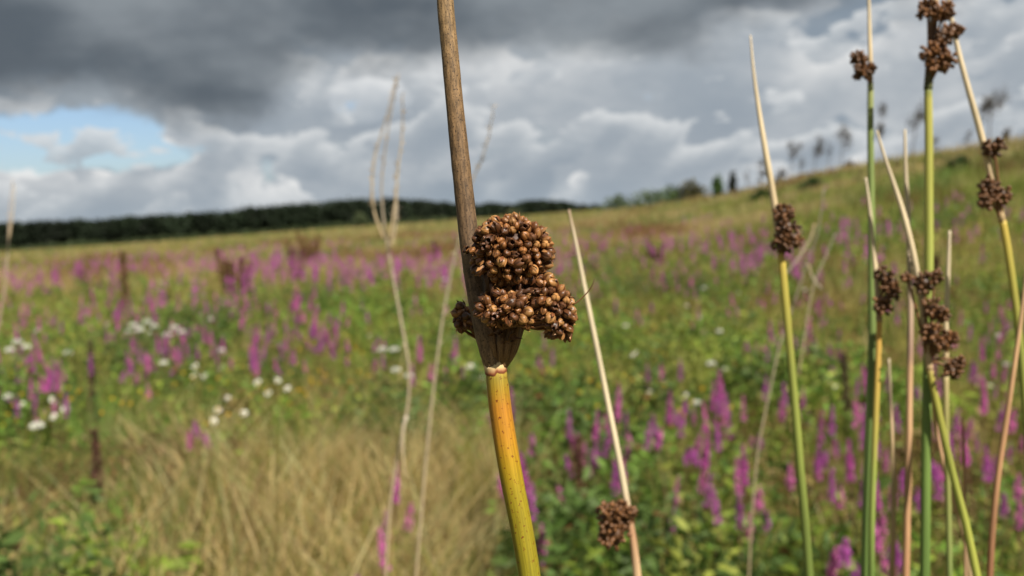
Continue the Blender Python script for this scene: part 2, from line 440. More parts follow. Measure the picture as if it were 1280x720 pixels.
# green meadow grass near, mid and on the far field and hillside
mb = MB()
for (n, r0_, r1_, k, hh, ww) in ((1500, 3.0, 8, 22, 0.55, 0.006), (3500, 8, 20, 18, 0.55, 0.010), (7000, 20, 48, 13, 0.50, 0.020), (12000, 48, 125, 8, 0.45, 0.05), (6000, 125, 310, 6, 0.55, 0.16)):
    c, r = scatter(n, r0_, r1_)
    tone = fbm(c[:, 0] * 0.13 + 3, c[:, 1] * 0.13, 33) * 0.65 + fbm(c[:, 0] * 0.9, c[:, 1] * 0.9, 8) * 0.35
    px, py, _ = project(c)
    far = np.clip((r - 12) / 30, 0, 1)
    base = np.where((rng.random(n) < np.clip((tone - 0.42) * 5 * (0.35 + 0.65 * far) + 0.3 * far, 0, 0.93))[:, None], TAN[rng.integers(0, 5, n)] * 0.85, GRASS_G[rng.integers(0, 4, n)])
    rust = fbm(c[:, 0] * 0.3 + 11, c[:, 1] * 0.12, 61)
    brown = rng.random(n) < np.clip((rust - 0.60) * 6, 0, 0.6) * far * (r < 110); base[brown] = np.array([0.23, 0.115, 0.055])
    fresh = (fbm(c[:, 0] * 0.21 + 5, c[:, 1] * 0.16, 71) > 0.60) & (rng.random(n) < 0.8); base[fresh & ~brown] = np.array([0.17, 0.23, 0.06])
    lush = (px > 880) & (r > 30) & (tone < 0.55); base[lush] *= np.array([0.75, 0.92, 0.7])
    crest = (r > np.interp(px, _cx, _cr) - 4) & (px > 830); base[crest] = TAN[rng.integers(0, 3, crest.sum())] * 0.8
    keep = rng.random(n) > 0.55 * dry_weight(c); c, base, r = c[keep], base[keep], r[keep]; n = len(c)
    rad = 0.10 + 0.012 * r
    b = c[:, None] + np.concatenate([rng.normal(0, 1, (n, k, 2)) * rad[:, None, None] * 0.6, np.zeros((n, k, 1))], -1)
    b = b.reshape(-1, 3); b[:, 2] = terrain(b[:, 0], b[:, 1]) - 0.02
    h = hh * rng.uniform(0.5, 1.25, n * k) * np.repeat(rng.uniform(0.6, 1.2, n) * (1 + 0.5 * brown[keep]), k)
    lean = rng.normal(0, 0.22, (n * k, 2)) * h[:, None] + np.array([0.06, 0])
    cc = np.repeat(base, k, 0) * rng.uniform(0.75, 1.25, (n * k, 1))
    V, T, C = blades(b, h, lean, ww * rng.uniform(0.7, 1.3, n * k) * (1 + 0 * h), cc)
    mb.add(V, T, None, C)
tag(obj('meadow_grass', mb.data('meadow_grass'), M_grass), 'green and yellowing grass across the field and hillside', 'grass', kind='stuff')

# pale dead grass in the hollow in front
mb = MB()
c, r = scatter(3200, 2.6, 9)
ok = rng.random(len(c)) < dry_weight(c); c = c[ok]; n, k = len(c), 34
b = c[:, None] + np.concatenate([rng.normal(0, 0.08, (n, k, 2)), np.zeros((n, k, 1))], -1); b = b.reshape(-1, 3)
h = rng.uniform(0.35, 0.85, n * k) * np.repeat(rng.uniform(0.65, 1.05, n), k)
gd = np.repeat(rng.uniform(-0.45, 0.65, n), k)
lean = np.stack([gd, np.zeros(n * k)], -1) * h[:, None] + rng.normal(0, 0.24, (n * k, 2)) * h[:, None]
cc = np.minimum(TAN[rng.integers(0, 3, n * k)] * rng.uniform(0.95, 1.5, (n * k, 1)), 0.76)
old = rng.random(n * k) < 0.22; cc[old] = np.array([0.22, 0.14, 0.065])
gr = np.repeat(rng.random(n) < 0.24, k) | (rng.random(n * k) < 0.08); cc[gr] = GRASS_G[rng.integers(0, 4, gr.sum())]
V, T, C = blades(b, h, lean, rng.uniform(0.004, 0.012, n * k), cc)
mb.add(V, T, None, C)
tag(obj('dry_grass', mb.data('dry_grass'), M_straw), 'pale straw coloured dead grass bending over in the hollow', 'dry grass', kind='stuff')

# ------------------------------------------------------------------ far woodland and trees
def crown_points(lobes, n, shell=0.55):
    """random leaf positions through a union of ellipsoid lobes (cx,cy,cz,rx,ry,rz)"""
    lobes = np.asarray(lobes, float); w = lobes[:, 3] * lobes[:, 5]; idx = rng.choice(len(lobes), n, p=w / w.sum())
    d = rng.normal(size=(n, 3)); d /= np.linalg.norm(d, axis=1)[:, None]
    q = (shell + (1 - shell) * rng.random(n)) ** 1.0 * rng.uniform(0.8, 1.06, n)
    return lobes[idx, :3] + d * q[:, None] * lobes[idx, 3:6], d

def tree_lobes(h, w, base=0.25, n=7, lean=0.0):
    L = []
    for i in range(n):
        z = base + (1 - base) * (i + 0.5) / n; s = math.sin(math.pi * min(1, 0.25 + 0.72 * (z - base) / (1 - base)))
        for q in range(2):
            a = rng.uniform(0, 6.28); o = 0.28 * w * s * rng.random()
            rad = w * 0.5 * s * rng.uniform(0.45, 0.75)
            L.append((math.cos(a) * o + lean * z * h, math.sin(a) * o, z * h - 0.25 * rad, rad, rad, rad * rng.uniform(0.6, 0.9)))
    return L

def add_trunk(mb, base, h, rad, col, lean=0.0, limbs=5):
    b = np.asarray(base, float)
    ax = np.array([b + [lean * h * t + rng.normal(0, 0.01) * h * (t > 0), rng.normal(0, 0.01) * h * (t > 0), h * t] for t in np.linspace(0, 1, 5)])
    tube(mb, ax, rad * np.array([1.15, 0.9, 0.7, 0.45, 0.15]), col, 6)
    for q in range(limbs):
        t = rng.uniform(0.35, 0.85); a = rng.uniform(0, 6.28); s = b + [lean * h * t, 0, h * t]; l = h * rng.uniform(0.15, 0.3)
        e = s + np.array([math.cos(a) * l * 0.6, math.sin(a) * l * 0.6, l * 0.8])
        tube(mb, np.array([s, (s + e) / 2 + [0, 0, -0.05 * l], e]), rad * np.array([0.45, 0.3, 0.1]), col, 4)

_wx = [-260, 0, 100, 180, 250, 300, 330, 400, 430, 460, 500, 530, 560, 640, 690, 705, 720, 735, 760, 800]
_wy = [279, 277, 276, 271, 267, 263, 259, 253, 248, 247, 250, 249, 255, 255, 251, 250, 256, 253, 259, 262]
mbl, mbt = MB(), MB()
for row in range(3):
    px = -260.0
    while px < 770:
        d = 300 + 26 * row + (max(px - 470, 0) * 1.15)
        top = np.interp(px, _wx, _wy) + rng.uniform(-1.5, 2.0) + row * 0.5 + 11 * (float(fbm(np.array(px * 0.045), np.array(0.3), 7)) - 0.5)
        # stand on the ground under that line of sight
        a = math.atan2(*(P(px, 300, 1.0) - CAM)[:2]); x, y = d * math.sin(a), d * math.cos(a)
        z = float(terrain(x, y)); zt = P(px, top, y / (P(px, top, 1.0) - CAM)[1])[2]
        h = max(zt - z, 3.0); w = h * rng.uniform(0.8, 1.35)
        L = np.array([(rng.normal(0, .16) * w, rng.normal(0, .16) * w, h * (1 - q) , w * q * 1.15, w * q * 1.15, h * q) for q in rng.uniform(0.26, 0.40, 5)] + [(rng.normal(0, .25) * w, 0, h * 0.3, w * .4, w * .4, h * .32) for _ in range(4)]); L[:, :3] += [x, y, z]
        npts = 900 if row == 0 else 420
        p, dn = crown_points(L, npts, 0.5)
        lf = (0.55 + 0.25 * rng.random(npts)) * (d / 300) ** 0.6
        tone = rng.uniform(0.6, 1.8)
        V, T, C = leaves(p, dn + rng.normal(0, 0.6, dn.shape), lf * 1.5, lf, np.array([0.015, 0.024, 0.012]) * tone * rng.uniform(0.7, 1.35, (npts, 1)))  # cloud shadow over the wood is put into this near-black leaf colour
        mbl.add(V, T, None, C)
        add_trunk(mbl, (x, y, z - 0.2), h * 0.8, 0.18, (0.035, 0.03, 0.022), 0, 3)
        px += w / d * F * rng.uniform(0.45, 0.7)
for px in np.arange(-200, 560, 5.0):
    a = math.atan2(*(P(px, 300, 1.0) - CAM)[:2]); d = 285 + rng.uniform(-15, 8); x, y = d * math.sin(a), d * math.cos(a); z = float(terrain(x, y)); w = rng.uniform(1.0, 2.6); h = rng.uniform(0.6, 1.9)
    p, dn = crown_points([(x, y, z + h * 0.3, w, w, h * 0.7)], 90, 0.5)
    V, T, C = leaves(p, dn + rng.normal(0, 0.6, dn.shape), np.full(90, .7), np.full(90, .45), np.tile(np.array([0.055, 0.075, 0.03]) * rng.uniform(0.6, 1.3), (90, 1)))
    mbl.add(V, T, None, C)
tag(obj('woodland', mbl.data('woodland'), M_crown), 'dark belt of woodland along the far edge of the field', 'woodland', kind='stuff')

def make_tree(name, px, py_base, py_top, wpx, d, label, cat, leafcol, ntl, leafsize, trunkcol, group=None, lean=0.0, base=0.25, shell=0.4, sparse=False, trunk_rad=0.02):
    a = math.atan2(*(P(px, py_base, 1.0) - CAM)[:2]); x, y = d * math.sin(a), d * math.cos(a)
    z = float(terrain(x, y)); k = y / (P(px, py_top, 1.0) - CAM)[1]
    h = max(P(px, py_top, k)[2] - z, 0.5); w = wpx / F * d
    t = empty(name, (x, y, z), label, cat, group)
    mt_ = MB(); add_trunk(mt_, (0, 0, -0.1), h * 0.93, max(h * trunk_rad, 0.02), trunkcol, lean, 3 if sparse else 6)
    obj('trunk', mt_.data('trunk'), M_wood, t)
    if sparse:
        L = np.array([(lean * h * q + rng.normal(0.08, 0.22) * w, rng.normal(0, 0.2) * w, h * q, w * rng.uniform(0.12, 0.36), w * 0.25, h * rng.uniform(0.05, 0.13)) for q in base + (1 - base) * rng.random(5)])
    else: L = np.array(tree_lobes(h, w, base, 6, lean))
    p, dn = crown_points(L, ntl, shell)
    if sparse:                              # ragged wind-bitten crown: drop leaves in patches, stretch down wind
        keep = value_noise(p[:, 0] * 3.1 + 40, p[:, 2] * 3.1, 3) > 0.30; p, dn = p[keep], dn[keep]
        p[:, 2] += rng.normal(0, 0.09, len(p)) * h * 0.5; p[:, 0] += rng.normal(0, 0.12, len(p)) * w
        p[:, 0] += np.clip(p[:, 2] / h - base, 0, 1) * w * 0.5 * rng.random(len(p))
    n = len(p); lf = leafsize * rng.uniform(0.6, 1.3, n)
    cc = np.array(leafcol) * rng.uniform(0.6, 1.4, (n, 1)) * (0.8 + 0.4 * value_noise(p[:, 0] * 2, p[:, 2] * 2 + 9, 4))[:, None]
    V, T, C = leaves(p, dn + rng.normal(0, 0.5, dn.shape), lf * 1.5, lf * (0.35 if sparse else 0.75), cc)
    mc = MB(); mc.add(V, T, None, C); c_ = obj('crown', mc.data('crown'), M_crown, t); c_['kind'] = 'stuff'
    return t

BR = (0.075, 0.055, 0.04); DG = (0.05, 0.085, 0.025); GG = (0.085, 0.12, 0.035); GB = (0.085, 0.072, 0.055)
make_tree('round_tree', 693, 266, 250, 28, 430, 'dark round tree right of the brown seed head in a gap of the far wood', 'tree', (0.02, 0.03, 0.014), 700, 0.9, BR, base=0.08)  # both round trees carry the wood's cloud shadow in their leaf colour
make_tree('round_tree', 729, 266, 252, 24, 430, 'small dark round tree ending the far wood beside the dry stalk tip', 'tree', (0.02, 0.03, 0.014), 600, 0.9, BR, base=0.08)
make_tree('willow_bush', 450, 285, 264, 22, 260, 'pale grey green bush in front of the dark wood', 'bush', (0.085, 0.11, 0.05), 700, 0.45, BR, base=0.1)
make_tree('willow_bush', 640, 275, 262, 24, 240, 'olive bush at field edge behind the brown seed head', 'bush', (0.09, 0.10, 0.045), 500, 0.45, BR, base=0.1)
for px, yb, yt, w, d, lab, colr in (
    (772, 264, 244, 70, 185, 'low olive shrub where the hill meets the field', GG),
    (806, 262, 240, 80, 160, 'broad green shrub at the foot of the hill crest', GG),
    (838, 259, 233, 70, 140, 'largest rounded green shrub on the hill crest line', (0.075, 0.12, 0.03)),
    (866, 254, 224, 50, 120, 'olive brown shrub uphill of the broad green shrubs', (0.10, 0.095, 0.04))):
    make_tree('hill_shrub', px, yb, yt, w, d, lab, 'shrub', colr, 900, 0.34, BR, 'shrubs at the foot of the hill', base=0.05)
make_tree('young_tree', 897, 243, 217, 17, 100, 'bright green leafy young tree left of the dark narrow tree', 'tree', (0.07, 0.13, 0.03), 520, 0.24, BR, base=0.15)
make_tree('narrow_tree', 916, 241, 212, 10, 98, 'dark narrow columnar tree on the lower crest of the hill', 'tree', (0.03, 0.035, 0.02), 420, 0.22, BR, base=0.05)
for px, yb, yt, w, lab in (
    (934, 236, 208, 5, 'thin bare sapling next to the dark narrow tree'),
    (950, 228, 202, 12, 'short sapling with a small round brown top beside the pale rush tip'),
    (973, 224, 212, 13, 'stunted brown bushy sapling behind the pale leaning rush'),
    (989, 222, 179, 12, 'sapling with a tufted dark crown right of the pale leaning rush'),
    (1000, 219, 196, 6, 'slanting bare sapling between two tufted saplings'),
    (1018, 217, 174, 13, 'oval crowned sapling between the slanting one and the tallest'),
    (1035, 212, 180, 5, 'bare pole sapling left of the sapling nearest the double cluster rush'),
    (1052, 208, 157, 15, 'tall sapling with ragged dark crown left of the twin cluster rush'),
    (1098, 202, 136, 12, 'tall sapling half hidden behind the twin cluster rush'),
    (1058, 212, 200, 10, 'low brown sapling stump at the foot of the ragged sapling'),
    (1142, 196, 128, 18, 'faint wispy sapling left of the thick green rush'),
    (1168, 192, 172, 6, 'short sapling behind the thick green rush'),
    (1207, 188, 166, 6, 'small bare sapling near the hilltop below the leaning rush'),
    (1256, 184, 160, 9, 'squat dark sapling at the very top of the hill')):
    d = float(np.interp(px, _cx, _cr)) + 1.5
    make_tree('sapling', px, yb, yt, w, d, lab, 'sapling', GB, 520 if w > 8 else 90, 0.14, BR, 'wind bitten saplings on the hill crest', lean=0.05, base=0.52 if yb - yt > 30 else 0.3, shell=0.1, sparse=True, trunk_rad=0.011)
make_tree('sapling', 1231, 186, 98, 26, 62, 'tallest leaning sapling with bent over crown beside the leaning rush', 'sapling', GB, 650, 0.15, BR, 'wind bitten saplings on the hill crest', lean=0.16, base=0.55, shell=0.1, sparse=True, trunk_rad=0.010)
for px, yb, yt, w, d, lab in (
    (952, 268, 238, 40, 62, 'dark green bush on the slope behind the pale leaning rush'),
    (1018, 268, 240, 34, 60, 'mid green bush on the slope right of the dark bush'),
    (1198, 258, 222, 34, 52, 'solitary dark bush high on the slope beside the thick green rush')):
    make_tree('slope_bush', px, yb, yt, w, d, lab, 'bush', DG, 900, 0.16, BR, 'bushes on the hillside', base=0.03)

# ------------------------------------------------------------------ meadow flowers
PURPLE = np.array([[0.70, 0.17, 0.54], [0.58, 0.15, 0.52], [0.76, 0.25, 0.56]])
def spike_mesh(length, rad, seedc, spent=0.2):
    """flower spike: whorls of small six-petalled florets on a thin axis, spent ones below"""
    mb = MB(); tube(mb, np.array([[0, 0, 0], [0, 0, length]]), [0.0022, 0.001], (0.17, 0.07, 0.06), 4)
    nw = int(length / 0.0105); pos, dv, L, W, C = [], [], [], [], []
    for i in range(nw):
        t = (i + 0.5) / nw; z = length * t
        if t > spent and rng.random() < 0.05: continue
        r = rad * (1 - 0.72 * max(0, (t - 0.45) / 0.55) ** 1.3) * rng.uniform(0.8, 1.1)
        for q in range(7):
            a = rng.uniform(0, 6.28); o = np.array([math.cos(a), math.sin(a), 0.25])
            if rng.random() < 0.16: continue
            old = t < spent or rng.random() < 0.12
            for s in range(2 if old else 5):
                pos.append(np.array([0, 0, z]) + o * r * 0.35); dv.append(o + rng.normal(0, 0.55, 3))
                L.append((0.006 if old else r * 0.8)); W.append(0.004 if old else 0.0075)
                C.append(np.array([0.20, 0.06, 0.07]) * rng.uniform(0.7, 1.2) if old else PURPLE[seedc] * rng.uniform(0.8, 1.2))
    V, T, Cc = leaves(np.array(pos), np.array(dv), np.array(L), np.array(W), np.array(C)); mb.add(V, T, None, Cc)
    return mb.data('flower_spike')
SPK = ((0.24, 0.019, 0, 0.30), (0.18, 0.018, 1, 0.22), (0.13, 0.018, 2, 0.15), (0.27, 0.018, 2, 0.5), (0.09, 0.020, 1, 0.05))
SPIKES = [spike_mesh(l, r, k, s) for l, r, k, s in SPK]

def loosestrife_proto(h, spikes):
    """origin at the ground; spikes = (spike index, x offset, start height fraction, tilt)"""
    t = empty('loosestrife', (0, 0, 0)); mb = MB(); ml = MB(); top = []
    for j, (si, ox, hb, tilt) in enumerate(spikes):
        e = np.array([ox, rng.normal(0, 0.02), h * hb]); s = np.array([0, 0, -0.03]) if j == 0 else np.array([ox * 0.15, 0, h * hb * 0.45])
        tube(mb, catmull(np.array([s, s * 0.5 + e * 0.5 + [-ox * 0.1, 0, 0], e]), 3), np.linspace(0.0042 if j == 0 else 0.003, 0.002, 7), (0.19, 0.085, 0.055), 5)
        nl = 16 if j == 0 else 6; tt = np.linspace(0.25 if j == 0 else 0.1, 0.97, nl)
        p = s + (e - s) * np.repeat(tt, 2)[:, None]; a = np.repeat(np.arange(nl) * 1.57, 2) + np.tile([0, math.pi], nl) + rng.normal(0, 0.2, nl * 2)
        L = 0.085 * (1.15 - 0.75 * np.repeat(tt, 2)) * rng.uniform(0.8, 1.2, nl * 2)
        V, T, C = leaves(p, np.stack([np.cos(a), np.sin(a), rng.uniform(0.1, 0.7, nl * 2)], -1), L, L * 0.24, LEAF_G[rng.integers(0, 4, nl * 2)] * [1.05, 0.95, 1.0])
        ml.add(V, T, None, C)
    obj('stem', mb.data('stem'), M_stalk, t); o = obj('foliage', ml.data('foliage'), M_leaf, t); o['kind'] = 'stuff'
    for j, (si, ox, hb, tilt) in enumerate(spikes):
        o = obj('flower_spike', SPIKES[si], M_petal, t); o.location = (ox, 0, h * hb - 0.004); o.rotation_euler = (rng.normal(0, 0.05), tilt, rng.uniform(0, 6))
        o['kind'] = 'stuff'
    t['height'] = float(h * spikes[0][2] + SPK[spikes[0][0]][0])
    return t

def copy_tree(o, parent=None):
    c = o.copy(); COL.objects.link(c)
    if parent is not None: c.parent = parent
    for ch in o.children: copy_tree(ch, c)
    return c

LPROTO = [loosestrife_proto(0.80, [(0, 0, 0.80, 0.03), (2, 0.07, 0.72, 0.15), (1, -0.05, 0.66, -0.1)]),
          loosestrife_proto(0.80, [(3, 0, 0.72, -0.04), (1, -0.08, 0.68, -0.12), (4, 0.09, 0.70, 0.2), (2, 0.04, 0.62, 0.1)]),
          loosestrife_proto(0.75, [(1, 0, 0.85, 0.02)]),
          loosestrife_proto(0.85, [(0, 0, 0.78, -0.02), (1, 0.06, 0.74, 0.08), (2, -0.07, 0.70, -0.16), (4, 0.11, 0.62, 0.3), (1, -0.13, 0.68, -0.1), (2, 0.16, 0.66, 0.16)]),
          loosestrife_proto(0.70, [(2, 0, 0.88, 0.05)]),
          loosestrife_proto(0.72, [(4, 0, 0.92, 0.0), (4, 0.06, 0.84, 0.2), (2, -0.05, 0.8, -0.1)])]
used_proto = set()

def spot(px, py, tall):
    """place on the ground where a plant of height tall shows its top at px,py"""
    hy = horizon_y(px); d = 9.0
    v = P(px, py, 1.0) - CAM
    for _ in range(30):
        q = CAM + v * d; g0 = float(terrain(q[0], q[1])) + tall
        d = d + 0.6 * (q[2] - g0) / max(-v[2], 0.02); d = min(max(d, 1.4), 90)
    q = CAM + v * d
    return np.array([q[0], q[1], float(terrain(q[0], q[1]))]), d

def place(protos, k, loc, scale, label, cat, group, rz=None):
    if k not in used_proto and protos is LPROTO: o = protos[k]; used_proto.add(k)
    else: o = copy_tree(protos[k])
    o.location = [float(c) for c in loc]; o.scale = (scale,) * 3; o.rotation_euler = (rng.normal(0, 0.05), rng.normal(0.03, 0.09), rng.uniform(0, 6.28) if rz is None else rz)
    return tag(o, label, cat, group)

near_l = [  # px, py of the top, kind, label
    (877, 472, 0, 'tall magenta loosestrife left of the thickest loosestrife clump'),
    (908, 460, 3, 'thickest loosestrife clump with several tall magenta spikes'),
    (897, 500, 1, 'magenta loosestrife standing in front of the thickest clump'),
    (868, 536, 0, 'dusky loosestrife spike below the tall one by the thickest clump'),
    (923, 562, 1, 'bright loosestrife with clustered spikes low in front of the thickest clump'),
    (943, 552, 0, 'bright loosestrife just right of the low clustered one'),
    (852, 446, 2, 'slim loosestrife spike above the dry white stalk side of the clump'),
    (823, 486, 3, 'reddish loosestrife with half spent flowers right of the white dry stalk'),
    (806, 452, 2, 'single loosestrife spike close to the right of the white dry stalk'),
    (714, 507, 2, 'single magenta spike on a thick brown stem between yellow stem and white stalk'),
    (762, 496, 4, 'small loosestrife just behind the white dry stalk'),
    (777, 572, 5, 'low loosestrife above the brown seed ball on the white stalk'),
    (982, 570, 4, 'short loosestrife behind the foot of the leaning green rush'),
    (967, 400, 0, 'long dusky spike left of the leaning green rush'),
    (1012, 512, 1, 'pinkish fading loosestrife just right of the leaning green rush'),
    (1042, 508, 2, 'slim loosestrife halfway between leaning rush and twin stemmed rush'),
    (1062, 540, 3, 'loosestrife with drooping side spikes left of the twin stemmed rush'),
    (1100, 576, 0, 'dense pink loosestrife immediately right of the twin stemmed rush'),
    (1036, 664, 5, 'lowest loosestrife, squat, between leaning rush and twin stemmed rush'),
    (1102, 664, 5, 'squat loosestrife at the foot of the twin stemmed rush'),
    (1218, 474, 3, 'big magenta loosestrife clump right of the branching rush'),
    (1200, 505, 1, 'loosestrife behind the lower right of the branching rush'),
    (1243, 528, 3, 'broad magenta loosestrife crossed by the brown leaning stalk'),
    (1252, 432, 2, 'loosestrife spike between the big clump and yellow green leaning rush'),
    (1232, 418, 0, 'tall loosestrife behind the big magenta clump'),
    (1272, 606, 5, 'low loosestrife at the frame edge under the brown leaning stalk'),
    (1053, 432, 4, 'crimson loosestrife spike topped by a white flower'),
    (1128, 500, 2, 'loosestrife glimpsed between twin stemmed rush and tan stalk'),
    (1150, 440, 1, 'loosestrife directly behind the branching rush clusters'),
    (650, 478, 4, 'small loosestrife just right of the yellow main stem top'),
    (602, 486, 4, 'small loosestrife just left of the yellow main stem top'),
    (683, 412, 1, 'loosestrife showing under the right lobe of the brown seed head'),
    (476, 572, 0, 'nearest violet loosestrife by the pale branched stalk in dry grass'),
    (495, 642, 1, 'violet loosestrife in dry grass, lower of the two there'),
    (186, 362, 3, 'largest magenta clump behind the white umbels'),
    (150, 372, 3, 'magenta clump left of the largest far clump'),
    (203, 410, 3, 'bright magenta clump between the two groups of white umbels'),
    (228, 405, 0, 'leaning loosestrife right of the second white umbels'),
    (143, 454, 5, 'solitary short fat magenta spike below the white umbels'),
    (187, 478, 4, 'small loosestrife spike below the bright magenta clump'),
    (257, 524, 5, 'short loosestrife next to small white daisies at the grass edge'),
    (372, 352, 3, 'loosestrife clump at the foot of the rusty dock'),
    (58, 424, 3, 'dusky loosestrife clump beside the clustered white flowers'),
    (20, 470, 1, 'loosestrife by the frame edge under the clustered white flowers'),
    (560, 380, 4, 'lone loosestrife behind the thin dry stalk'),
    (850, 320, 3, 'loosestrife patch on the far meadow toward the hill foot'),
]
for px, py, k, lab in near_l:
    p, d = spot(px, py, LPROTO[k]['height'] * 1.0)
    place(LPROTO, k, p, 1.0, lab, 'loosestrife', 'purple loosestrife in the meadow')
fields = [(180, 378, 95, 20, 36), (60, 440, 60, 45, 20), (330, 385, 80, 30, 34), (230, 430, 160, 40, 28), (440, 410, 60, 50, 10), (890, 322, 90, 18, 8), (770, 350, 60, 20, 6),
          (850, 470, 70, 70, 16), (1000, 480, 90, 90, 17), (1090, 450, 120, 90, 18), (1225, 460, 60, 80, 16), (1110, 345, 160, 28, 16), (940, 390, 260, 40, 22), (560, 390, 70, 40, 8), (670, 480, 40, 45, 8), (500, 360, 200, 25, 18)]
ZONES = [(95, 'left of the white umbels'), (235, 'around the brightest white umbels'), (330, 'right of the white umbels'), (485, 'left of the pale branched stalk'),
         (560, 'behind the pale branched stalk'), (640, 'left of the brown seed head'), (735, 'between yellow stem and white stalk'), (860, 'right of the white stalk'),
         (975, 'left of the leaning rush'), (1085, 'between leaning and twin rushes'), (1160, 'between twin and thick rushes'), (1e9, 'right of the thick rush')]
def zone_of(px): return next(z for lim, z in ZONES if px < lim)
def label_all(entries, looks, noun, group):
    """entries (object, px, py, kind): name each by its look, its row, what it stands beside, and its place among the ones like it"""
    cells = {}
    for o, px, py, k in entries:
        row = 'farthest row' if py < 360 else 'far row' if py < 410 else 'middle row' if py < 470 else 'near row' if py < 540 else 'nearest row'
        cells.setdefault((looks[k], row, zone_of(px)), []).append((px, o))
    words = ['first', 'second', 'third', 'fourth', 'fifth', 'sixth', 'seventh', 'eighth', 'ninth', 'tenth', 'eleventh', 'twelfth', 'thirteenth', 'fourteenth', 'fifteenth', 'sixteenth', 'seventeenth', 'eighteenth', 'nineteenth', 'twentieth']
    for (look, row, zone), items in cells.items():
        items.sort(key=lambda q: q[0])
        for i, (px, o) in enumerate(items):
            tail = '' if len(items) == 1 else f', {words[min(i, 19)]} from left'
            tag(o, f'{look} {noun}, {row} {zone}{tail}', None, group)
LOOKS = ['three spiked', 'branching half spent', 'slender single', 'many spiked', 'short single', 'stubby']
entries = []
for (x0, y0, sx, sy, cnt) in fields:
    drifts = [(rng.normal(x0, sx * 0.75), rng.normal(y0, sy * 0.75)) for _ in range(max(2, cnt // 6))]
    for _ in range(cnt):
        if len(entries) >= 254: break
        dx, dy = drifts[rng.integers(0, len(drifts))]; wd = 0.5 if x0 > 640 else 0.42; px, py = rng.normal(dx, sx * wd + 6), rng.normal(dy, sy * wd + 3)
        if py < horizon_y(px) + 42 or py > 690 or px < -40 or px > 1320: continue
        if px < 640 and py > 510: continue
        k = int(rng.choice([0, 1, 2, 3, 4, 5], p=[.2, .16, .24, .1, .18, .12])); s = rng.uniform(0.72, 1.05) if px > 640 else rng.uniform(0.85, 1.12)
        p, d = spot(px, py, LPROTO[k]['height'] * s)
        if d > 45: continue
        entries.append((place(LPROTO, k, p, s, None, 'loosestrife', None), px, py, k))
for k, o in enumerate(LPROTO):
    if k not in used_proto: entries.append((place(LPROTO, k, spot(400 + 30 * k, 390, 0.9)[0], 1.0, None, 'loosestrife', None), 400 + 30 * k, 390, k))
label_all(entries, LOOKS, 'purple loosestrife', 'purple loosestrife in the meadow')

# the remaining, more distant spikes: one mass of florets
mb = MB(); c, r = scatter(7500, 11, 46)
px, py, _ = project(c); dn = fbm(c[:, 0] * 0.22 + 7, c[:, 1] * 0.22, 51)
wz = np.clip(gauss(px, py, 180, 430, 300, 60) + 0.8 * gauss(px, py, 1050, 390, 300, 60) + 0.5 * gauss(px, py, 560, 400, 300, 50), 0, 1)
ok = (rng.random(len(c)) < wz) & (dn > np.where(px < 600, 0.47, 0.52)); c = c[ok]; n, k = len(c), 26
hz = rng.uniform(0.55, 0.95, n); z = rng.random((n, k)) * 0.2
pos = c[:, None] + np.stack([rng.normal(0, 0.012, (n, k)), rng.normal(0, 0.012, (n, k)), hz[:, None] + z], -1)
V, T, C = leaves(pos.reshape(-1, 3), rng.normal(size=(n * k, 3)), np.full(n * k, 0.045), np.full(n * k, 0.026), PURPLE[rng.integers(0, 3, n * k)] * rng.uniform(0.7, 1.1, (n * k, 1)))
mb.add(V, T, None, C)
tag(obj('distant_loosestrife', mb.data('distant_loosestrife'), M_petal), 'haze of distant purple flowers spread over the far meadow', 'flowers', kind='stuff')

# white flowers
def daisy_proto(h, heads, yellow=False, size=0.024):
    t = empty('yellow_flower' if yellow else 'white_flower', (0, 0, 0)); mb = MB()
    for ox, oy, hz in heads:
        tube(mb, np.array([[0, 0, -0.02], [ox * 0.6, oy * 0.6, h * hz * 0.6], [ox, oy, h * hz]]), [0.002, 0.0016, 0.0012], (0.09, 0.13, 0.03), 4)
    obj('stem', mb.data('stem'), M_stalk, t)
    for ox, oy, hz in heads:
        mh = MB(); n = 14; a = np.linspace(0, 2 * math.pi, n, endpoint=False) + rng.normal(0, 0.08, n)
        pc = (0.66, 0.44, 0.03) if yellow else (0.80, 0.80, 0.74)
        V, T, C = leaves(np.zeros((n, 3)) + 0.15 * size * np.stack([np.cos(a), np.sin(a), 0 * a], -1), np.stack([np.cos(a), np.sin(a), rng.uniform(0.0, 0.35, n)], -1), np.full(n, size), np.full(n, size * 0.5), np.tile(pc, (n, 1)))
        mh.add(V, T, None, C)
        rr = [0.36, 0.30, 0.16, 0.0]; zz = [0.05, 0.16, 0.24, 0.27]
        th = np.linspace(0, 2 * math.pi, 8, endpoint=False)
        DV = np.concatenate([np.stack([np.cos(th) * q * size, np.sin(th) * q * size, np.full(8, w * size)], -1) for q, w in zip(rr, zz)])
        DQ = [(i * 8 + j, i * 8 + (j + 1) % 8, (i + 1) * 8 + (j + 1) % 8, (i + 1) * 8 + j) for i in range(3) for j in range(8)]
        mh.add(DV, None, DQ, (0.5, 0.25, 0.02) if yellow else (0.45, 0.34, 0.05))
        hd = obj('flower_head', mh.data('flower_head'), M_white, t); hd['kind'] = 'stuff'
        hd.location = (ox, oy, h * hz); hd.rotation_euler = (R(rng.uniform(35, 65)), R(rng.uniform(-10, 20)), 0)
    t['height'] = h * heads[0][2]; return t
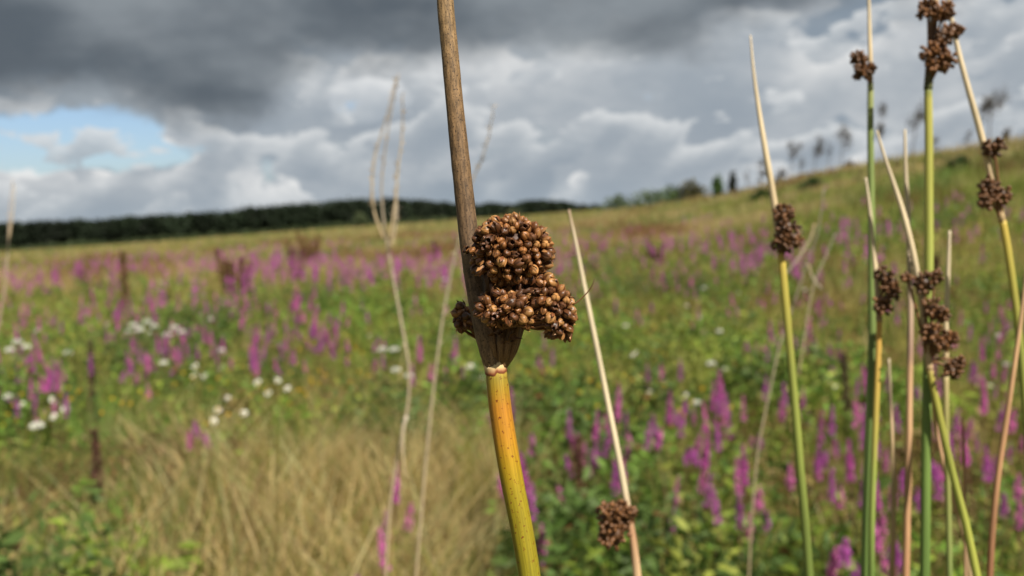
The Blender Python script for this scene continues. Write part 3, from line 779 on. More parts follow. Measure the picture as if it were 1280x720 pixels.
def umbel_proto(h, heads):
    t = empty('white_umbel', (0, 0, 0)); mb = MB()
    for ox, oy, hz, r in heads:
        tube(mb, np.array([[0, 0, -0.02], [ox * 0.5, oy * 0.5, h * hz * 0.65], [ox, oy, h * hz]]), [0.003, 0.002, 0.0015], (0.10, 0.13, 0.04), 5)
    obj('stem', mb.data('stem'), M_stalk, t)
    for ox, oy, hz, r in heads:
        mh = MB(); n = 170; d = rng.normal(size=(n, 3)); d[:, 2] = np.abs(d[:, 2]); d /= np.linalg.norm(d, axis=1)[:, None]
        V, T, C = leaves(d * r * np.array([1, 1, 0.6]) * rng.uniform(0.75, 1, (n, 1)), d + rng.normal(0, 0.6, (n, 3)), np.full(n, 0.013), np.full(n, 0.010), np.tile((0.80, 0.80, 0.72), (n, 1)))
        mh.add(V, T, None, C)
        for q in range(9):
            a = q * 0.7; tube(mh, np.array([[0, 0, -0.03], [math.cos(a) * r * 0.7, math.sin(a) * r * 0.7, r * 0.3]]), 0.0008, (0.12, 0.16, 0.05), 3)
        hd = obj('flower_head', mh.data('flower_head'), M_white, t); hd['kind'] = 'stuff'; hd.location = (ox, oy, h * hz)
    t['height'] = h * heads[0][2] + 0.01; return t

WP = [daisy_proto(0.72, [(0, 0, 1), (0.07, 0.02, 0.9)]), daisy_proto(0.65, [(0, 0, 1)]), umbel_proto(0.85, [(0, 0, 1, .034), (0.06, 0, .95, .028), (-.06, .02, .93, .03)]), umbel_proto(0.8, [(0, 0, 1, .026)]),
      daisy_proto(0.70, [(0, 0, 1), (0.05, 0.02, 0.95), (-0.06, 0.0, 0.9)], True, 0.010)]
for o in WP: pass
first_w = set()
def put_w(k, px, py, lab, cat, group, s=1.0):
    p, d = spot(px, py, WP[k]['height'] * s)
    if k in first_w: o = copy_tree(WP[k])
    else: o = WP[k]; first_w.add(k)
    o.location = [float(c) for c in p]; o.scale = (s,) * 3; o.rotation_euler = (0, 0, rng.uniform(-0.7, 0.7))
    return tag(o, lab, cat, group)
for k, px, py, lab in (
    (2, 167, 406, 'brightest white umbels, left half of the pair in front of magenta clumps'),
    (2, 184, 402, 'brightest white umbels, right half of the pair in front of magenta clumps'),
    (2, 218, 409, 'white umbels just right of the brightest pair'),
    (2, 22, 427, 'cream white umbels by the frame edge beside dusky loosestrife'),
    (3, 12, 437, 'small cream umbel left of the edge umbels'),
    (1, 27, 506, 'white daisy nearest the frame edge above the leafy herbs'),
    (1, 67, 521, 'white daisy lowest of the small group in the herbs at the side'),
    (3, 46, 531, 'cream flower next to the lowest daisy of the side group'),
    (0, 66, 500, 'pair of small cream daisies above the lowest side daisy'),
    (0, 244, 458, 'pale daisies below the white umbels, upper pair'),
    (1, 243, 469, 'single daisy under the pale upper pair'),
    (1, 347, 476, 'bright white daisy left of the pair over the dry grass'),
    (1, 359, 486, 'bright white daisy right of the pair over the dry grass'),
    (0, 322, 478, 'dull cream daisies left of the bright daisy pair'),
    (1, 272, 513, 'white daisy above short loosestrife at the grass edge'),
    (1, 267, 527, 'lower white daisy by short loosestrife at the grass edge'),
    (1, 305, 517, 'cream daisy alone between the bright pair and grass edge'),
    (3, 478, 436, 'white umbel left of the pale branched stalk'),
    (3, 493, 436, 'white umbel touching the pale branched stalk'),
    (1, 795, 440, 'white daisy just right of the dry white stalk'),
    (1, 722, 470, 'white daisy between the yellow main stem and dry white stalk'),
    (0, 588, 458, 'cream daisies left of the yellow main stem'),
    (3, 1060, 434, 'white umbel over the crimson loosestrife spike'),
    (3, 905, 461, 'white flower at the top of the thickest loosestrife clump'),
    (1, 200, 352, 'far white flower above the largest magenta clump'),
    (3, 85, 440, 'cream umbel between edge umbels and brightest umbels'),
    (1, 1045, 668, 'small white flower beside the lowest squat loosestrife'),
    (1, 885, 598, 'tiny white daisy below the thickest loosestrife clump'),
    (3, 1040, 545, 'greenish white umbel by the slim loosestrife')):
    put_w(k, px, py, lab, 'white flower', 'white flowers in the meadow', 0.5 if py > 540 else 0.65 if px > 700 else 1.0)
entries = []
for i in range(34):
    px, py = (rng.uniform(0, 560), rng.uniform(345, 500)) if i % 2 else (rng.uniform(640, 1280), rng.uniform(350, 520))
    k = int(rng.choice([1, 3])); entries.append((put_w(k, px, py, None, 'white flower', None, rng.uniform(0.7, 0.95)), px, py, k))
label_all(entries, {1: 'tiny starry', 3: 'tiny domed'}, 'whitish flower', 'tiny white flowers in the meadow')
entries = []
for i in range(46):
    px, py = (rng.uniform(0, 470), rng.uniform(400, 530)) if i % 3 else (rng.uniform(640, 1000), rng.uniform(400, 520))
    entries.append((put_w(4, px, py, None, 'yellow flower', None, rng.uniform(0.85, 1.1)), px, py, 4))
label_all(entries, {4: 'small orange yellow'}, 'flowers', 'yellow flowers in the meadow')

# rusty docks
def dock(px, py, tall, nst, label, colr=(0.15, 0.062, 0.03), group='rusty docks gone to seed'):
    wide = 1.0 if py < 335 else 0.33
    p, d = spot(px, py, tall); t = empty('dock', p, label, 'dock', group); mb = MB()
    for j in range(nst):
        ox = (j - (nst - 1) / 2) * 0.16 + rng.normal(0, 0.02); hh = tall * (1 if j == 0 else rng.uniform(0.75, 0.95))
        e = np.array([ox, rng.normal(0, 0.03), hh]); tube(mb, np.array([[ox * 0.2, 0, -0.03], [ox * 0.7, 0, hh * 0.5], e]), [0.006, 0.0045, 0.002], (0.14, 0.07, 0.04), 5)
        n = 700; z = rng.uniform(0.30, 1.0, n); a = rng.uniform(0, 6.28, n)
        w = wide * 0.10 * (1.1 - 0.85 * (z - 0.30) / 0.70) * (0.5 + 0.5 * np.abs(np.sin(z * 33)))
        pos = np.stack([ox * (0.3 + 0.7 * z) + np.cos(a) * w * rng.random(n), np.sin(a) * w * rng.random(n), z * hh], -1)
        V, T, C = leaves(pos, np.stack([np.cos(a), np.sin(a), rng.uniform(-.4, .6, n)], -1), np.full(n, 0.040) * (0.3 + 0.7 * wide), np.full(n, 0.024) * (0.3 + 0.7 * wide), np.array(colr) * rng.uniform(0.6, 1.3, (n, 1)))
        ms = MB(); ms.add(V, T, None, C); s_ = obj('seed_spike', ms.data('seed_spike'), M_stalk, t); s_['kind'] = 'stuff'
    obj('stem', mb.data('stem'), M_stalk, t)
for px, py, tall, nst, lab, cr in (
    (386, 288, 1.52, 7, 'largest rusty dock with several stems, far left of the main stem', (0.20, 0.08, 0.04)),
    (368, 300, 1.35, 3, 'smaller rusty dock touching the largest dock', (0.14, 0.06, 0.03)),
    (290, 308, 1.36, 5, 'rusty dock midway between the largest dock and thin dark dock', (0.15, 0.065, 0.03)),
    (153, 314, 1.42, 1, 'thin dark single dock spike on the far left field', (0.17, 0.085, 0.045)),
    (100, 332, 0.9, 2, 'faint brown dock farthest to the left', (0.13, 0.075, 0.04)),
    (120, 536, 0.8, 1, 'dark reddish dock spike standing in the near green herbs', (0.11, 0.05, 0.035)),
    (108, 425, 0.9, 1, 'dark dock spike left of the brightest white umbels', (0.07, 0.055, 0.03)),
    (722, 545, 0.75, 1, 'red brown dock spike under the single magenta spike', (0.14, 0.065, 0.04)),
    (1075, 440, 0.9, 2, 'dark brown dock left of the twin stemmed rush', (0.08, 0.05, 0.03)),
    (545, 300, 1.0, 2, 'rusty dock just left of the main stem on the far field', (0.15, 0.07, 0.035)),
    (1165, 300, 1.0, 2, 'brown dock on the slope behind the thick green rush', (0.12, 0.06, 0.03)),
    (820, 300, 0.9, 3, 'rusty dock on the far meadow between shrubs and flowers', (0.14, 0.075, 0.04))):
    dock(px, py, tall, nst, lab, cr)

# ------------------------------------------------------------------ tall dry weed stalks standing a metre away
def extend(q):
    """carry a stalk (rows x,y,z,radius) from its last visible point on down to the ground"""
    a, b = q[-3, :3], q[-1, :3]; v = (b - a) / np.linalg.norm(b - a); v[:2] *= 0.8
    L = (b[2] - float(terrain(b[0], b[1])) + 0.03) / max(-v[2], 0.3); rows = []
    for f in (0.01, 0.04, 0.12, 0.3, 0.6, 1.0):
        p = b + np.array([v[0] * (1 - 0.5 * f), v[1] * (1 - 0.5 * f), v[2]]) * L * f
        rows.append([*p, q[-1, 3] * (1 + 0.08 * f)])
    return np.vstack([q, rows])

def stalk_part(name, px_pts, d0, d1, w0, w1, cols, parent, origin, sides=6, ground=True, seeds=0, seedcol=(0.35, 0.28, 0.2), sway=0.0):
    n = len(px_pts); dd = np.linspace(d0, d1, n)
    pts = [P(x, y, d) for (x, y), d in zip(px_pts, dd)]; rad = [w / F * d / 2 for w, d in zip(np.linspace(w0, w1, n), dd)]
    q = catmull(np.column_stack([np.array(pts), rad]), 6)
    if ground: q = extend(q)
    t = np.linspace(0, 1, len(q)); mb = MB()
    tube(mb, q[:, :3], q[:, 3], ramp(t, cols), sides)
    if seeds:
        i = rng.integers(0, int(len(q) * 0.85), seeds); i = np.sort(i)
        dv = rng.normal(size=(seeds, 3)); dv[:, 2] = np.abs(dv[:, 2]) + 0.4
        V, T, C = leaves(q[i, :3] + rng.normal(0, 0.0006, (seeds, 3)), dv, np.full(seeds, 0.0036), np.full(seeds, 0.0020), np.array(seedcol) * rng.uniform(0.7, 1.3, (seeds, 1)))
        mb.add(V, T, None, C)
    o = obj(name, mb.data(name, origin), M_stalk, parent)
    if seeds: o['kind'] = 'stuff'
    return o
PALE = [(0, srgb(196, 184, 164)), (1, srgb(176, 156, 120))]
PALEB = [(0, srgb(150, 140, 128)), (0.5, srgb(176, 162, 138)), (1, srgb(170, 150, 115))]
o_ = P(500, 720, 0.9); o_[2] = terrain(o_[0], o_[1])
t = empty('dry_weed', o_, 'pale branched dead weed stalk left of the main stem', 'dead stalk')
stalk_part('stem', [(498, 92), (489, 140), (481, 190), (477, 235), (480, 280), (489, 335), (501, 400), (511, 460), (509, 510), (497, 570), (487, 640), (482, 720)], 0.86, 0.92, 1.7, 4.4, PALEB, t, o_, seeds=60)
stalk_part('branch', [(495, 100), (482, 150), (470, 190), (465, 225), (467, 262), (480, 300)], 0.86, 0.87, 1.5, 3.5, PALEB, t, o_, ground=False, seeds=60)
stalk_part('branch', [(503, 118), (503, 165), (497, 215), (494, 255), (487, 300)], 0.87, 0.87, 1.5, 3.5, PALEB, t, o_, ground=False, seeds=60)
stalk_part('branch', [(496, 240), (495, 280), (488, 310)], 0.88, 0.88, 2, 3, PALEB, t, o_, ground=False, seeds=12)
stalk_part('branch', [(508, 520), (503, 545), (506, 600)], 0.90, 0.9, 5, 2, PALE, t, o_, ground=False)
o_ = P(530, 720, 0.85); o_[2] = terrain(o_[0], o_[1])
t = empty('dry_weed', o_, 'thin unbranched dead stalk close behind the main stem', 'dead stalk')
stalk_part('stem', [(617, 132), (612, 165), (602, 200), (590, 228), (576, 290), (563, 345), (553, 400), (545, 460), (538, 520), (531, 590), (525, 660), (520, 720)], 0.85, 0.9, 1.4, 4, PALEB, t, o_, seeds=80)
o_ = P(5, 720, 1.1); o_[2] = terrain(o_[0], o_[1])
t = empty('dry_weed', o_, 'faint pinkish dead stalk at the edge of the left field', 'dead stalk')
stalk_part('stem', [(16, 225), (12, 262), (10, 310), (6, 360), (-6, 430), (-22, 520), (-40, 620), (-60, 720)], 1.3, 1.35, 1.2, 2.4, [(0, srgb(190, 175, 160)), (1, srgb(160, 128, 106))], t, o_, seeds=30)
stalk_part('branch', [(18, 232), (16, 265), (11, 300)], 1.3, 1.3, 1.2, 2, PALE, t, o_, ground=False, seeds=14)
o_ = P(960, 720, 0.8); o_[2] = terrain(o_[0], o_[1])
t = empty('dry_weed', o_, 'pale forked dead weed behind the leaning green rush', 'dead stalk')
stalk_part('stem', [(1030, 235), (1022, 290), (1008, 330), (992, 380), (975, 430), (962, 490), (948, 560), (940, 640), (936, 720)], 0.8, 0.85, 1.5, 2.6, PALEB, t, o_)
stalk_part('branch', [(1044, 292), (1030, 325), (1016, 360), (1006, 420), (998, 470)], 0.82, 0.82, 1.3, 2.0, PALEB, t, o_, ground=False)
stalk_part('branch', [(980, 345), (996, 325), (1012, 300), (1018, 280)], 0.8, 0.8, 2, 3, PALEB, t, o_, ground=False)
stalk_part('branch', [(1028, 362), (1016, 348), (1010, 330)], 0.8, 0.8, 2, 3, PALEB, t, o_, ground=False)

# ------------------------------------------------------------------ capsules
CAP_COL = [srgb(122, 80, 44), srgb(102, 65, 37), srgb(148, 106, 62), srgb(84, 53, 32)]
def capsule(mb, o, axis, L, rad, sides=18, open_=False, col=CAP_COL[0], twist=0.0, tepals=True, low=False):
    """three-valved seed capsule: seams, beaked or burst tip, six pointed tepals clasping the base"""
    axis = axis / np.linalg.norm(axis); ref = np.array([0.3, 0.2, 1.0]) if abs(axis[2]) < 0.9 else np.array([1.0, 0, 0])
    a = np.cross(axis, ref); a /= np.linalg.norm(a); b = np.cross(axis, a)
    if low: prof = [(0, .35), (.35, .95), (.75, .85), (1.0, .12)]
    elif open_: prof = [(0, .28), (.14, .66), (.38, .97), (.62, 1.0), (.80, .86), (.92, .66), (.96, .54), (.80, .40), (.55, .34), (.42, .02)]
    else: prof = [(0, .28), (.12, .60), (.30, .92), (.52, 1.02), (.70, .96), (.83, .78), (.92, .52), (.99, .24), (1.06, .06)]
    th = np.linspace(0, 2 * math.pi, sides, endpoint=False) + twist
    seam = np.clip(np.cos(3 * (th - twist)), 0, 1) ** 5; lobe = np.clip(-np.cos(3 * (th - twist)), 0, 1)
    dent = 0 if low else 0.10 * (fbm(np.cos(th) * 1.7 + 9 * twist, np.sin(th) * 1.7 + 3, 41) - 0.5)
    V, C = [], []
    for i, (z, q) in enumerate(prof):
        rr = q * rad * (1 - (0.22 if z > 0.3 else 0.06) * seam + 0.05 * lobe + dent)
        zz = z + (0.16 * lobe - 0.10 * seam if open_ and 4 <= i <= 7 else 0.0)
        V.append(o + np.outer(np.full(sides, zz) * L, axis) + np.outer(np.cos(th) * rr, a) + np.outer(np.sin(th) * rr, b))
        mott = 1 if low else 0.75 + 0.5 * fbm(np.cos(th) * 2.3 + z * 3 + 5 * twist, np.sin(th) * 2.3 + z * 2, 43)
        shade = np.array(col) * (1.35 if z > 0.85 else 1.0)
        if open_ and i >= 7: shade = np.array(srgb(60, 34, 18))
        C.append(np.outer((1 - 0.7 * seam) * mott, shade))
    n = len(prof); Q = [(i * sides + j, i * sides + (j + 1) % sides, (i + 1) * sides + (j + 1) % sides, (i + 1) * sides + j) for i in range(n - 1) for j in range(sides)]
    mb.add(np.concatenate(V), None, Q, np.concatenate(C))
    if tepals:
        for k in range(6):
            t0 = k * math.pi / 3 + 0.3 + twist; w = 0.34; fl = 1 + 0.16 * math.sin(k * 2.3 + twist * 5); tip = 0.78 + 0.16 * math.sin(k * 1.7 + twist * 3)
            rows = []
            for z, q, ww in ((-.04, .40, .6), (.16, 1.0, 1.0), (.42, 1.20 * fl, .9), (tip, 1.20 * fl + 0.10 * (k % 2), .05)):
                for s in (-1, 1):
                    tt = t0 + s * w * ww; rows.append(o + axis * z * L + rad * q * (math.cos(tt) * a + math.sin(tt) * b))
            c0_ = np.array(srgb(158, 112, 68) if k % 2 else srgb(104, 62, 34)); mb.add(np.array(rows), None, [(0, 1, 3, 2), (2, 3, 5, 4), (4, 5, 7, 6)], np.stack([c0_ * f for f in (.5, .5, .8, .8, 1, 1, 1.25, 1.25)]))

PXM = FOCUS / F                     # metres per photo pixel in the focal plane
CAPS = []
for i in range(8):
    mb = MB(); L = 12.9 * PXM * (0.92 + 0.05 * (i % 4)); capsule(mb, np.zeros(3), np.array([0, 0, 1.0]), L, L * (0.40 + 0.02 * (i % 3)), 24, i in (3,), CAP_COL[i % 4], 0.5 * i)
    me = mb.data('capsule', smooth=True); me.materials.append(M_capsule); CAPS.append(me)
BURST = (3, 6)

# ------------------------------------------------------------------ the main rush
base = np.array([*P(672, 760, 0.17)[:2], 0]); base[2] = terrain(base[0], base[1])
rush = empty('soft_rush', base, 'sharp foreground rush with brown seed head on yellow stem and brown bract', 'rush')
D0 = FOCUS + 0.002
def px_tube(px_pts, widths, cols, sides, ground=False, depth=D0, steps=10, rib=0.0, nrib=7, flat=1.0, wob=0.0):
    pts = [P(x, y, depth) for x, y in px_pts]; rad = [w * depth / F / 2 for w in widths]
    q = catmull(np.column_stack([np.array(pts), rad]), steps)
    if ground: q = extend(q)
    t = np.linspace(0, 1, len(q)); mb = MB()
    ww = q[:, 3] * (1 + wob * (fbm(t * 40, t * 0, 77) - 0.5))
    tube(mb, q[:, :3], ww, ramp(t, cols) if isinstance(cols, list) else cols(q[:, :3]), sides, True, rib, nrib, flat); return mb
def by_y(stops):
    def fn(p): return ramp(project(p)[1], stops)
    return fn
mb = px_tube([(620.5, 464), (622, 480), (626, 515), (633, 560), (641, 605), (650, 650), (659, 700), (664, 735)], [26.5, 27.5, 28, 28.5, 28.5, 28, 27.5, 27], by_y([
    (462, srgb(190, 160, 70)), (472, srgb(152, 132, 44)), (488, srgb(164, 130, 32)), (508, srgb(178, 120, 34)), (545, srgb(182, 128, 32)), (575, srgb(170, 134, 24)), (615, srgb(150, 132, 26)), (720, srgb(136, 126, 30)), (1400, srgb(110, 125, 30))]), 32, True, rib=0.012, nrib=14)
obj('stem', mb.data('stem', base, True), M_main, rush)
mb = px_tube([(550, -60), (555, -20), (558, 20), (562, 60), (567, 115), (573, 175), (580, 240), (588, 310), (598, 375), (607, 415), (613, 440), (618, 457)], [20, 20.5, 21, 21.2, 21.5, 22.5, 24, 25, 25.5, 27, 26.5, 25.5], by_y([
    (-60, srgb(144, 118, 82)), (150, srgb(122, 96, 66)), (260, srgb(104, 82, 58)), (400, srgb(108, 86, 66)), (457, srgb(136, 108, 76))]), 32, rib=0.02, nrib=11, wob=0.06)
obj('bract', mb.data('bract', base, True), M_bract, rush)
# pale torn collar at the joint, with a ragged dark scar below it
mb = MB(); sides = 48; th = np.linspace(0, 2 * math.pi, sides, endpoint=False); c0 = P(619.3, 459, D0); ax = P(616.5, 444, D0) - P(621, 470, D0); ax /= np.linalg.norm(ax)
aa = np.cross(ax, [0, -1, 0]); aa /= np.linalg.norm(aa); bb = np.cross(ax, aa)
rag = 15 * (fbm(th * 3.6, th * 0 + 2, 12) - 0.45); rag2 = 6.5 * (fbm(th * 3.1, th * 0 + 5, 19) - 0.5)
rows = []
for z, rr, rg in ((-8.5, 13.6, rag2), (-6.5, 14.5, rag2), (-5.0, 14.2, rag2), (0, 14.3, rag2 * 0.3), (4, 14.4, rag), (5.5, 13.4, rag)):
    rows.append(c0 + np.outer((z + rg) * PXM, ax) + np.outer(np.cos(th) * rr * PXM, aa) + np.outer(np.sin(th) * rr * PXM, bb))
Q = [(i * sides + j, i * sides + (j + 1) % sides, (i + 1) * sides + (j + 1) % sides, (i + 1) * sides + j) for i in range(5) for j in range(sides)]
cc = np.concatenate([np.tile(c, (sides, 1)) for c in (srgb(150, 100, 50), srgb(112, 60, 38), srgb(140, 84, 50), srgb(216, 184, 132), srgb(222, 194, 146), srgb(200, 170, 120))])
mb.add(np.concatenate(rows), None, Q, cc, np.stack([np.tile(th / 6.283, 6), np.repeat(np.arange(6) * 0.0004, sides)], -1)); obj('collar', mb.data('collar', base, True), M_husk, rush)
# ribbed peduncle that leaves the joint and fans out under the heads
mb = MB()
for k, (x0, x1, y1, w0, w1, dz) in enumerate(((622, 612, 388, 10, 11, -.0014), (626, 626, 380, 9, 11, -.0020), (630, 638, 384, 9, 11, -.0018), (632, 649, 392, 8, 12, -.0010), (633, 654, 408, 7, 10, -.0002))):
    pts = np.array([P(x0 + (x0 - 627) * -0.2, 458, D0 + dz * 0.4), P(x0 * 0.6 + x1 * 0.4 + (2 if k > 2 else 0), 438, D0 + dz), P(x0 * 0.2 + x1 * 0.8, 412, D0 + dz), P(x1, y1, D0 + dz * 0.6)])
    q = catmull(np.column_stack([pts, np.array([w0 * .8, w0, w1, w1 * .8]) * PXM / 2]), 6)
    tube(mb, q[:, :3], q[:, 3], ramp(np.linspace(0, 1, len(q)), [(0, srgb(140, 108, 70)), (0.5, srgb(120, 90, 60)), (1, srgb(96, 66, 42))]), 12, True, 0.06, 5)
o = obj('peduncle', mb.data('peduncle', base, True), M_bract, rush); o['kind'] = 'stuff'
mb = MB(); ns = 26; sp_ = np.array([P(618 + (30 - 0.35 * q) * rng.random(), 398 + q, FOCUS - 0.0005) for q in rng.uniform(0, 34, ns)])
sv = np.stack([rng.normal(0.1, 0.5, ns), rng.normal(-0.5, 0.4, ns), rng.uniform(-0.6, 1.0, ns)], -1)
V, T, C = leaves(sp_, sv, rng.uniform(0.0012, 0.0026, ns), rng.uniform(0.0006, 0.0011, ns), np.array(srgb(112, 80, 52)) * rng.uniform(0.6, 1.3, (ns, 1)))
mb.add(V, T, None, C); o = obj('scale', mb.data('scale', base), M_husk, rush); o['kind'] = 'stuff'
mb = px_tube([(713, 383), (722, 377), (733, 367), (740, 357), (743, 348)], [2.0, 1.7, 1.5, 1.2, 0.6], [(0, srgb(120, 78, 44)), (1, srgb(70, 45, 28))], 6, depth=FOCUS, steps=4)
obj('bristle', mb.data('bristle', base, True), M_husk, rush)

def seed_head(centre_px, depth, radii, n, dmin, rot=0.0, squash=None, back=0.35, hub=None, only=None):
    """a head: dark branchlets radiating from the hub, a capsule object at the end of each"""
    c = P(*centre_px, depth); hubp = P(*hub, depth + 0.001) if hub else c
    cr, sr = math.cos(rot), math.sin(rot); pts = []
    for _ in range(30000):
        if len(pts) >= n: break
        d = rng.normal(size=3); d /= np.linalg.norm(d)
        if d[2] > 0.25 and rng.random() > back: continue             # far side is sparser
        if only and not only(d): continue
        lump = 0.84 + 0.21 * rng.random()
        e = d * np.array(radii) * lump
        e2 = np.array([cr * e[0] - sr * e[1], sr * e[0] + cr * e[1], e[2]])
        if all(np.linalg.norm(e2 - q[0]) > dmin for q in pts): 
            dn = d / np.array(radii); dn = np.array([cr * dn[0] - sr * dn[1], sr * dn[0] + cr * dn[1], dn[2]]); pts.append((e2, dn / np.linalg.norm(dn)))
    B = np.stack([r_, u_, f_])                                        # local x right, y up, z away
    mb = MB()
    # lumpy core of crowded branchlets; its brown is darkened for shade between the capsules
    tl, pl = np.meshgrid(np.linspace(0, 2 * math.pi, 18, endpoint=False), np.linspace(0.05, math.pi - 0.05, 11))
    dd = np.stack([np.sin(pl) * np.cos(tl), np.cos(pl), np.sin(pl) * np.sin(tl)], -1).reshape(-1, 3)
    e = dd * np.array(radii) * (0.60 + 0.22 * rng.random((len(dd), 1))); e = np.column_stack([cr * e[:, 0] - sr * e[:, 1], sr * e[:, 0] + cr * e[:, 1], e[:, 2]])
    Q = [(i * 18 + j, i * 18 + (j + 1) % 18, (i + 1) * 18 + (j + 1) % 18, (i + 1) * 18 + j) for i in range(10) for j in range(18)]
    mb.add(c + (e * PXM) @ B, None, Q, np.array(srgb(70, 42, 25)) * rng.uniform(0.6, 1.2, (len(e), 1)))
    for e2, dn in pts:
        a = c + (e2 * PXM * 0.8) @ B; mid = hubp * 0.4 + a * 0.6 + rng.normal(0, 3e-4, 3)
        tube(mb, np.array([hubp, mid, a]), [3e-4, 2.4e-4, 2e-4], srgb(104, 66, 38), 5, False)
    h = obj('seed_head', mb.data('seed_head', base), M_husk, rush); h['kind'] = 'stuff'
    for e2, dn in pts:
        v = (dn + rng.normal(0, 0.36, 3)) @ B; v /= np.linalg.norm(v)
        k = int(rng.integers(0, 8)); o = bpy.data.objects.new('capsule', CAPS[k]); COL.objects.link(o); o.parent = h
        o.rotation_mode = 'QUATERNION'; o.rotation_quaternion = Vector(v).to_track_quat('Z', 'Y') @ Vector((0, 0, 1)).rotation_difference(Vector((0, 0, 1)))
        s = rng.uniform(0.80, 1.14); o.scale = (s, s, s * rng.uniform(0.92, 1.1)); o.location = [float(q) for q in c + (e2 * PXM) @ B - v * 9.0 * PXM - base]
    return len(pts)
total = 0
DH = FOCUS - 0.004
mb = MB()
for k in range(95):
    a = P(rng.uniform(612, 632), rng.uniform(400, 420), D0 - 0.001); c = P(rng.uniform(606, 680), rng.uniform(335, 370), DH + rng.uniform(-0.002, 0.004)); m_ = a * .5 + c * .5 + rng.normal(0, 6e-4, 3)
    tube(mb, catmull(np.array([a, m_, c]), 3), np.linspace(5.0, 4.0, 7) * 1e-4, np.array(srgb(86, 54, 32)) * rng.uniform(0.6, 1.2), 5)
o = obj('branchlet', mb.data('branchlet', base, True), M_husk, rush); o['kind'] = 'stuff'
total += seed_head((638, 313), DH, (50, 41, 40), 154, 9.0, rot=-0.05, hub=(630, 360), back=0.08)
total += seed_head((640, 388), DH, (42, 27, 27), 68, 8.5, rot=-0.1, hub=(628, 410), back=0.08, only=lambda d: d[1] > -0.75)
total += seed_head((692, 383), DH - 0.001, (23, 41, 25), 64, 8.6, rot=0.42, hub=(640, 405), back=0.08)
total += seed_head((580, 397), D0 + 0.0045, (14, 19, 15), 18, 9.4, rot=0.2, hub=(600, 425), back=0.5)
print('main capsules', total)

# ------------------------------------------------------------------ the other rushes, a little behind
def clump(mb, c, rad, n, L, col, up=0.0):
    """tight ball of small capsules on short branchlets"""
    pts = []
    for _ in range(4000):
        if len(pts) >= n: break
        d = rng.normal(size=3); d /= np.linalg.norm(d); e = d * rad * rng.uniform(0.60, 1.14)
        if all(np.linalg.norm(e - q) > L * 0.52 for q in pts): pts.append(e)
    tl, pl = np.meshgrid(np.linspace(0, 2 * math.pi, 8, endpoint=False), np.linspace(0.05, math.pi - 0.05, 5))
    dd = np.stack([np.sin(pl) * np.cos(tl), np.sin(pl) * np.sin(tl), np.cos(pl)], -1).reshape(-1, 3) * rad * rng.uniform(0.45, 0.75, (40, 1))
    mb.add(c + dd, None, [(i * 8 + j, i * 8 + (j + 1) % 8, (i + 1) * 8 + (j + 1) % 8, (i + 1) * 8 + j) for i in range(4) for j in range(8)], np.array(col) * 0.5)
    for e in pts:
        v = e / rad + rng.normal(0, 0.3, 3) + [0, 0, up]; v /= np.linalg.norm(v)
        capsule(mb, c + e - v * L * 0.5, v, L, L * 0.42, 7, False, np.array(col) * rng.uniform(0.6, 1.35), rng.random(), False, True)

CLC = srgb(106, 72, 44)
def rush_plant(label, d, bract=None, stem=None, clumps=(), bcol=None, scol=None, name='soft_rush', cat='rush', group='rushes beside the main one', capsule_px=7.5, sheath=None):
    last = (stem or bract)[0][-1]; b = P(last[0], 760, d); b[2] = terrain(b[0], b[1])
    t = empty(name, b, label, cat, group)
    bcol = bcol or [(0, srgb(206, 188, 160)), (0.6, srgb(212, 190, 150)), (1, srgb(192, 160, 112))]
    scol = scol or [(0, srgb(180, 168, 40)), (0.12, srgb(132, 146, 42)), (0.4, srgb(108, 134, 44)), (1, srgb(90, 118, 40))]
    mute = lambda st, f: [(q, tuple(c * (1 - f) + f * (0.3 * col[0] + 0.6 * col[1] + 0.1 * col[2]) * w for c, w in zip(col, (1.08, 1.0, 0.72)))) for q, col in st]
    bcol, scol = mute(bcol, 0.22), [(q, (min(c[0] * 1.06, 0.9), c[1] * 1.02, c[2])) for q, c in mute(scol, 0.22)]
    for nm, data, cols, mt_ in (('bract', bract, bcol, M_dry), ('stem', stem, scol, M_rush)):
        if not data: continue
        pts, ws = data; p3 = [P(x, y, d) for x, y in pts]; rad = [w * d / F / 2 for w in np.interp(np.linspace(0, 1, len(pts)), np.linspace(0, 1, len(ws)), ws)]
        q = catmull(np.column_stack([np.array(p3), rad]), 7)
        if nm == 'stem' or not stem: q = extend(q)
        mb = MB(); yy = project(q[:, :3])[1]; n_ = len(pts)
        tt = np.clip((yy - pts[0][1]) / (pts[-1][1] - pts[0][1] + 1e-6), 0, 1)
        tube(mb, q[:, :3], q[:, 3], ramp(tt, cols), 10); obj(nm, mb.data(nm, b, True), mt_, t)
    for (x, y, rp, n) in clumps:
        mb = MB(); clump(mb, P(x, y, d - 0.004), rp * d / F, int(n * 1.9), capsule_px * 0.88 * d / F, CLC)
        o = obj('seed_cluster', mb.data('seed_cluster', b), M_capsule, t); o['kind'] = 'stuff'
    if clumps:
        mb = MB(); jx, jy = sheath or (clumps[-1][0], clumps[-1][1] + clumps[-1][2] * 1.6)
        for (x, y, rp, n) in clumps:
            a, c = P(jx, jy, d), P(x, y, d - 0.003)
            tube(mb, catmull(np.array([a, a * .5 + c * .5 + [0, 0, 0.001], c]), 3), np.linspace(2.6, 1.8, 7) * d / F / 1.2, srgb(120, 84, 54), 6)
        o = obj('branchlet', mb.data('branchlet', b), M_husk, t); o['kind'] = 'stuff'
    return t

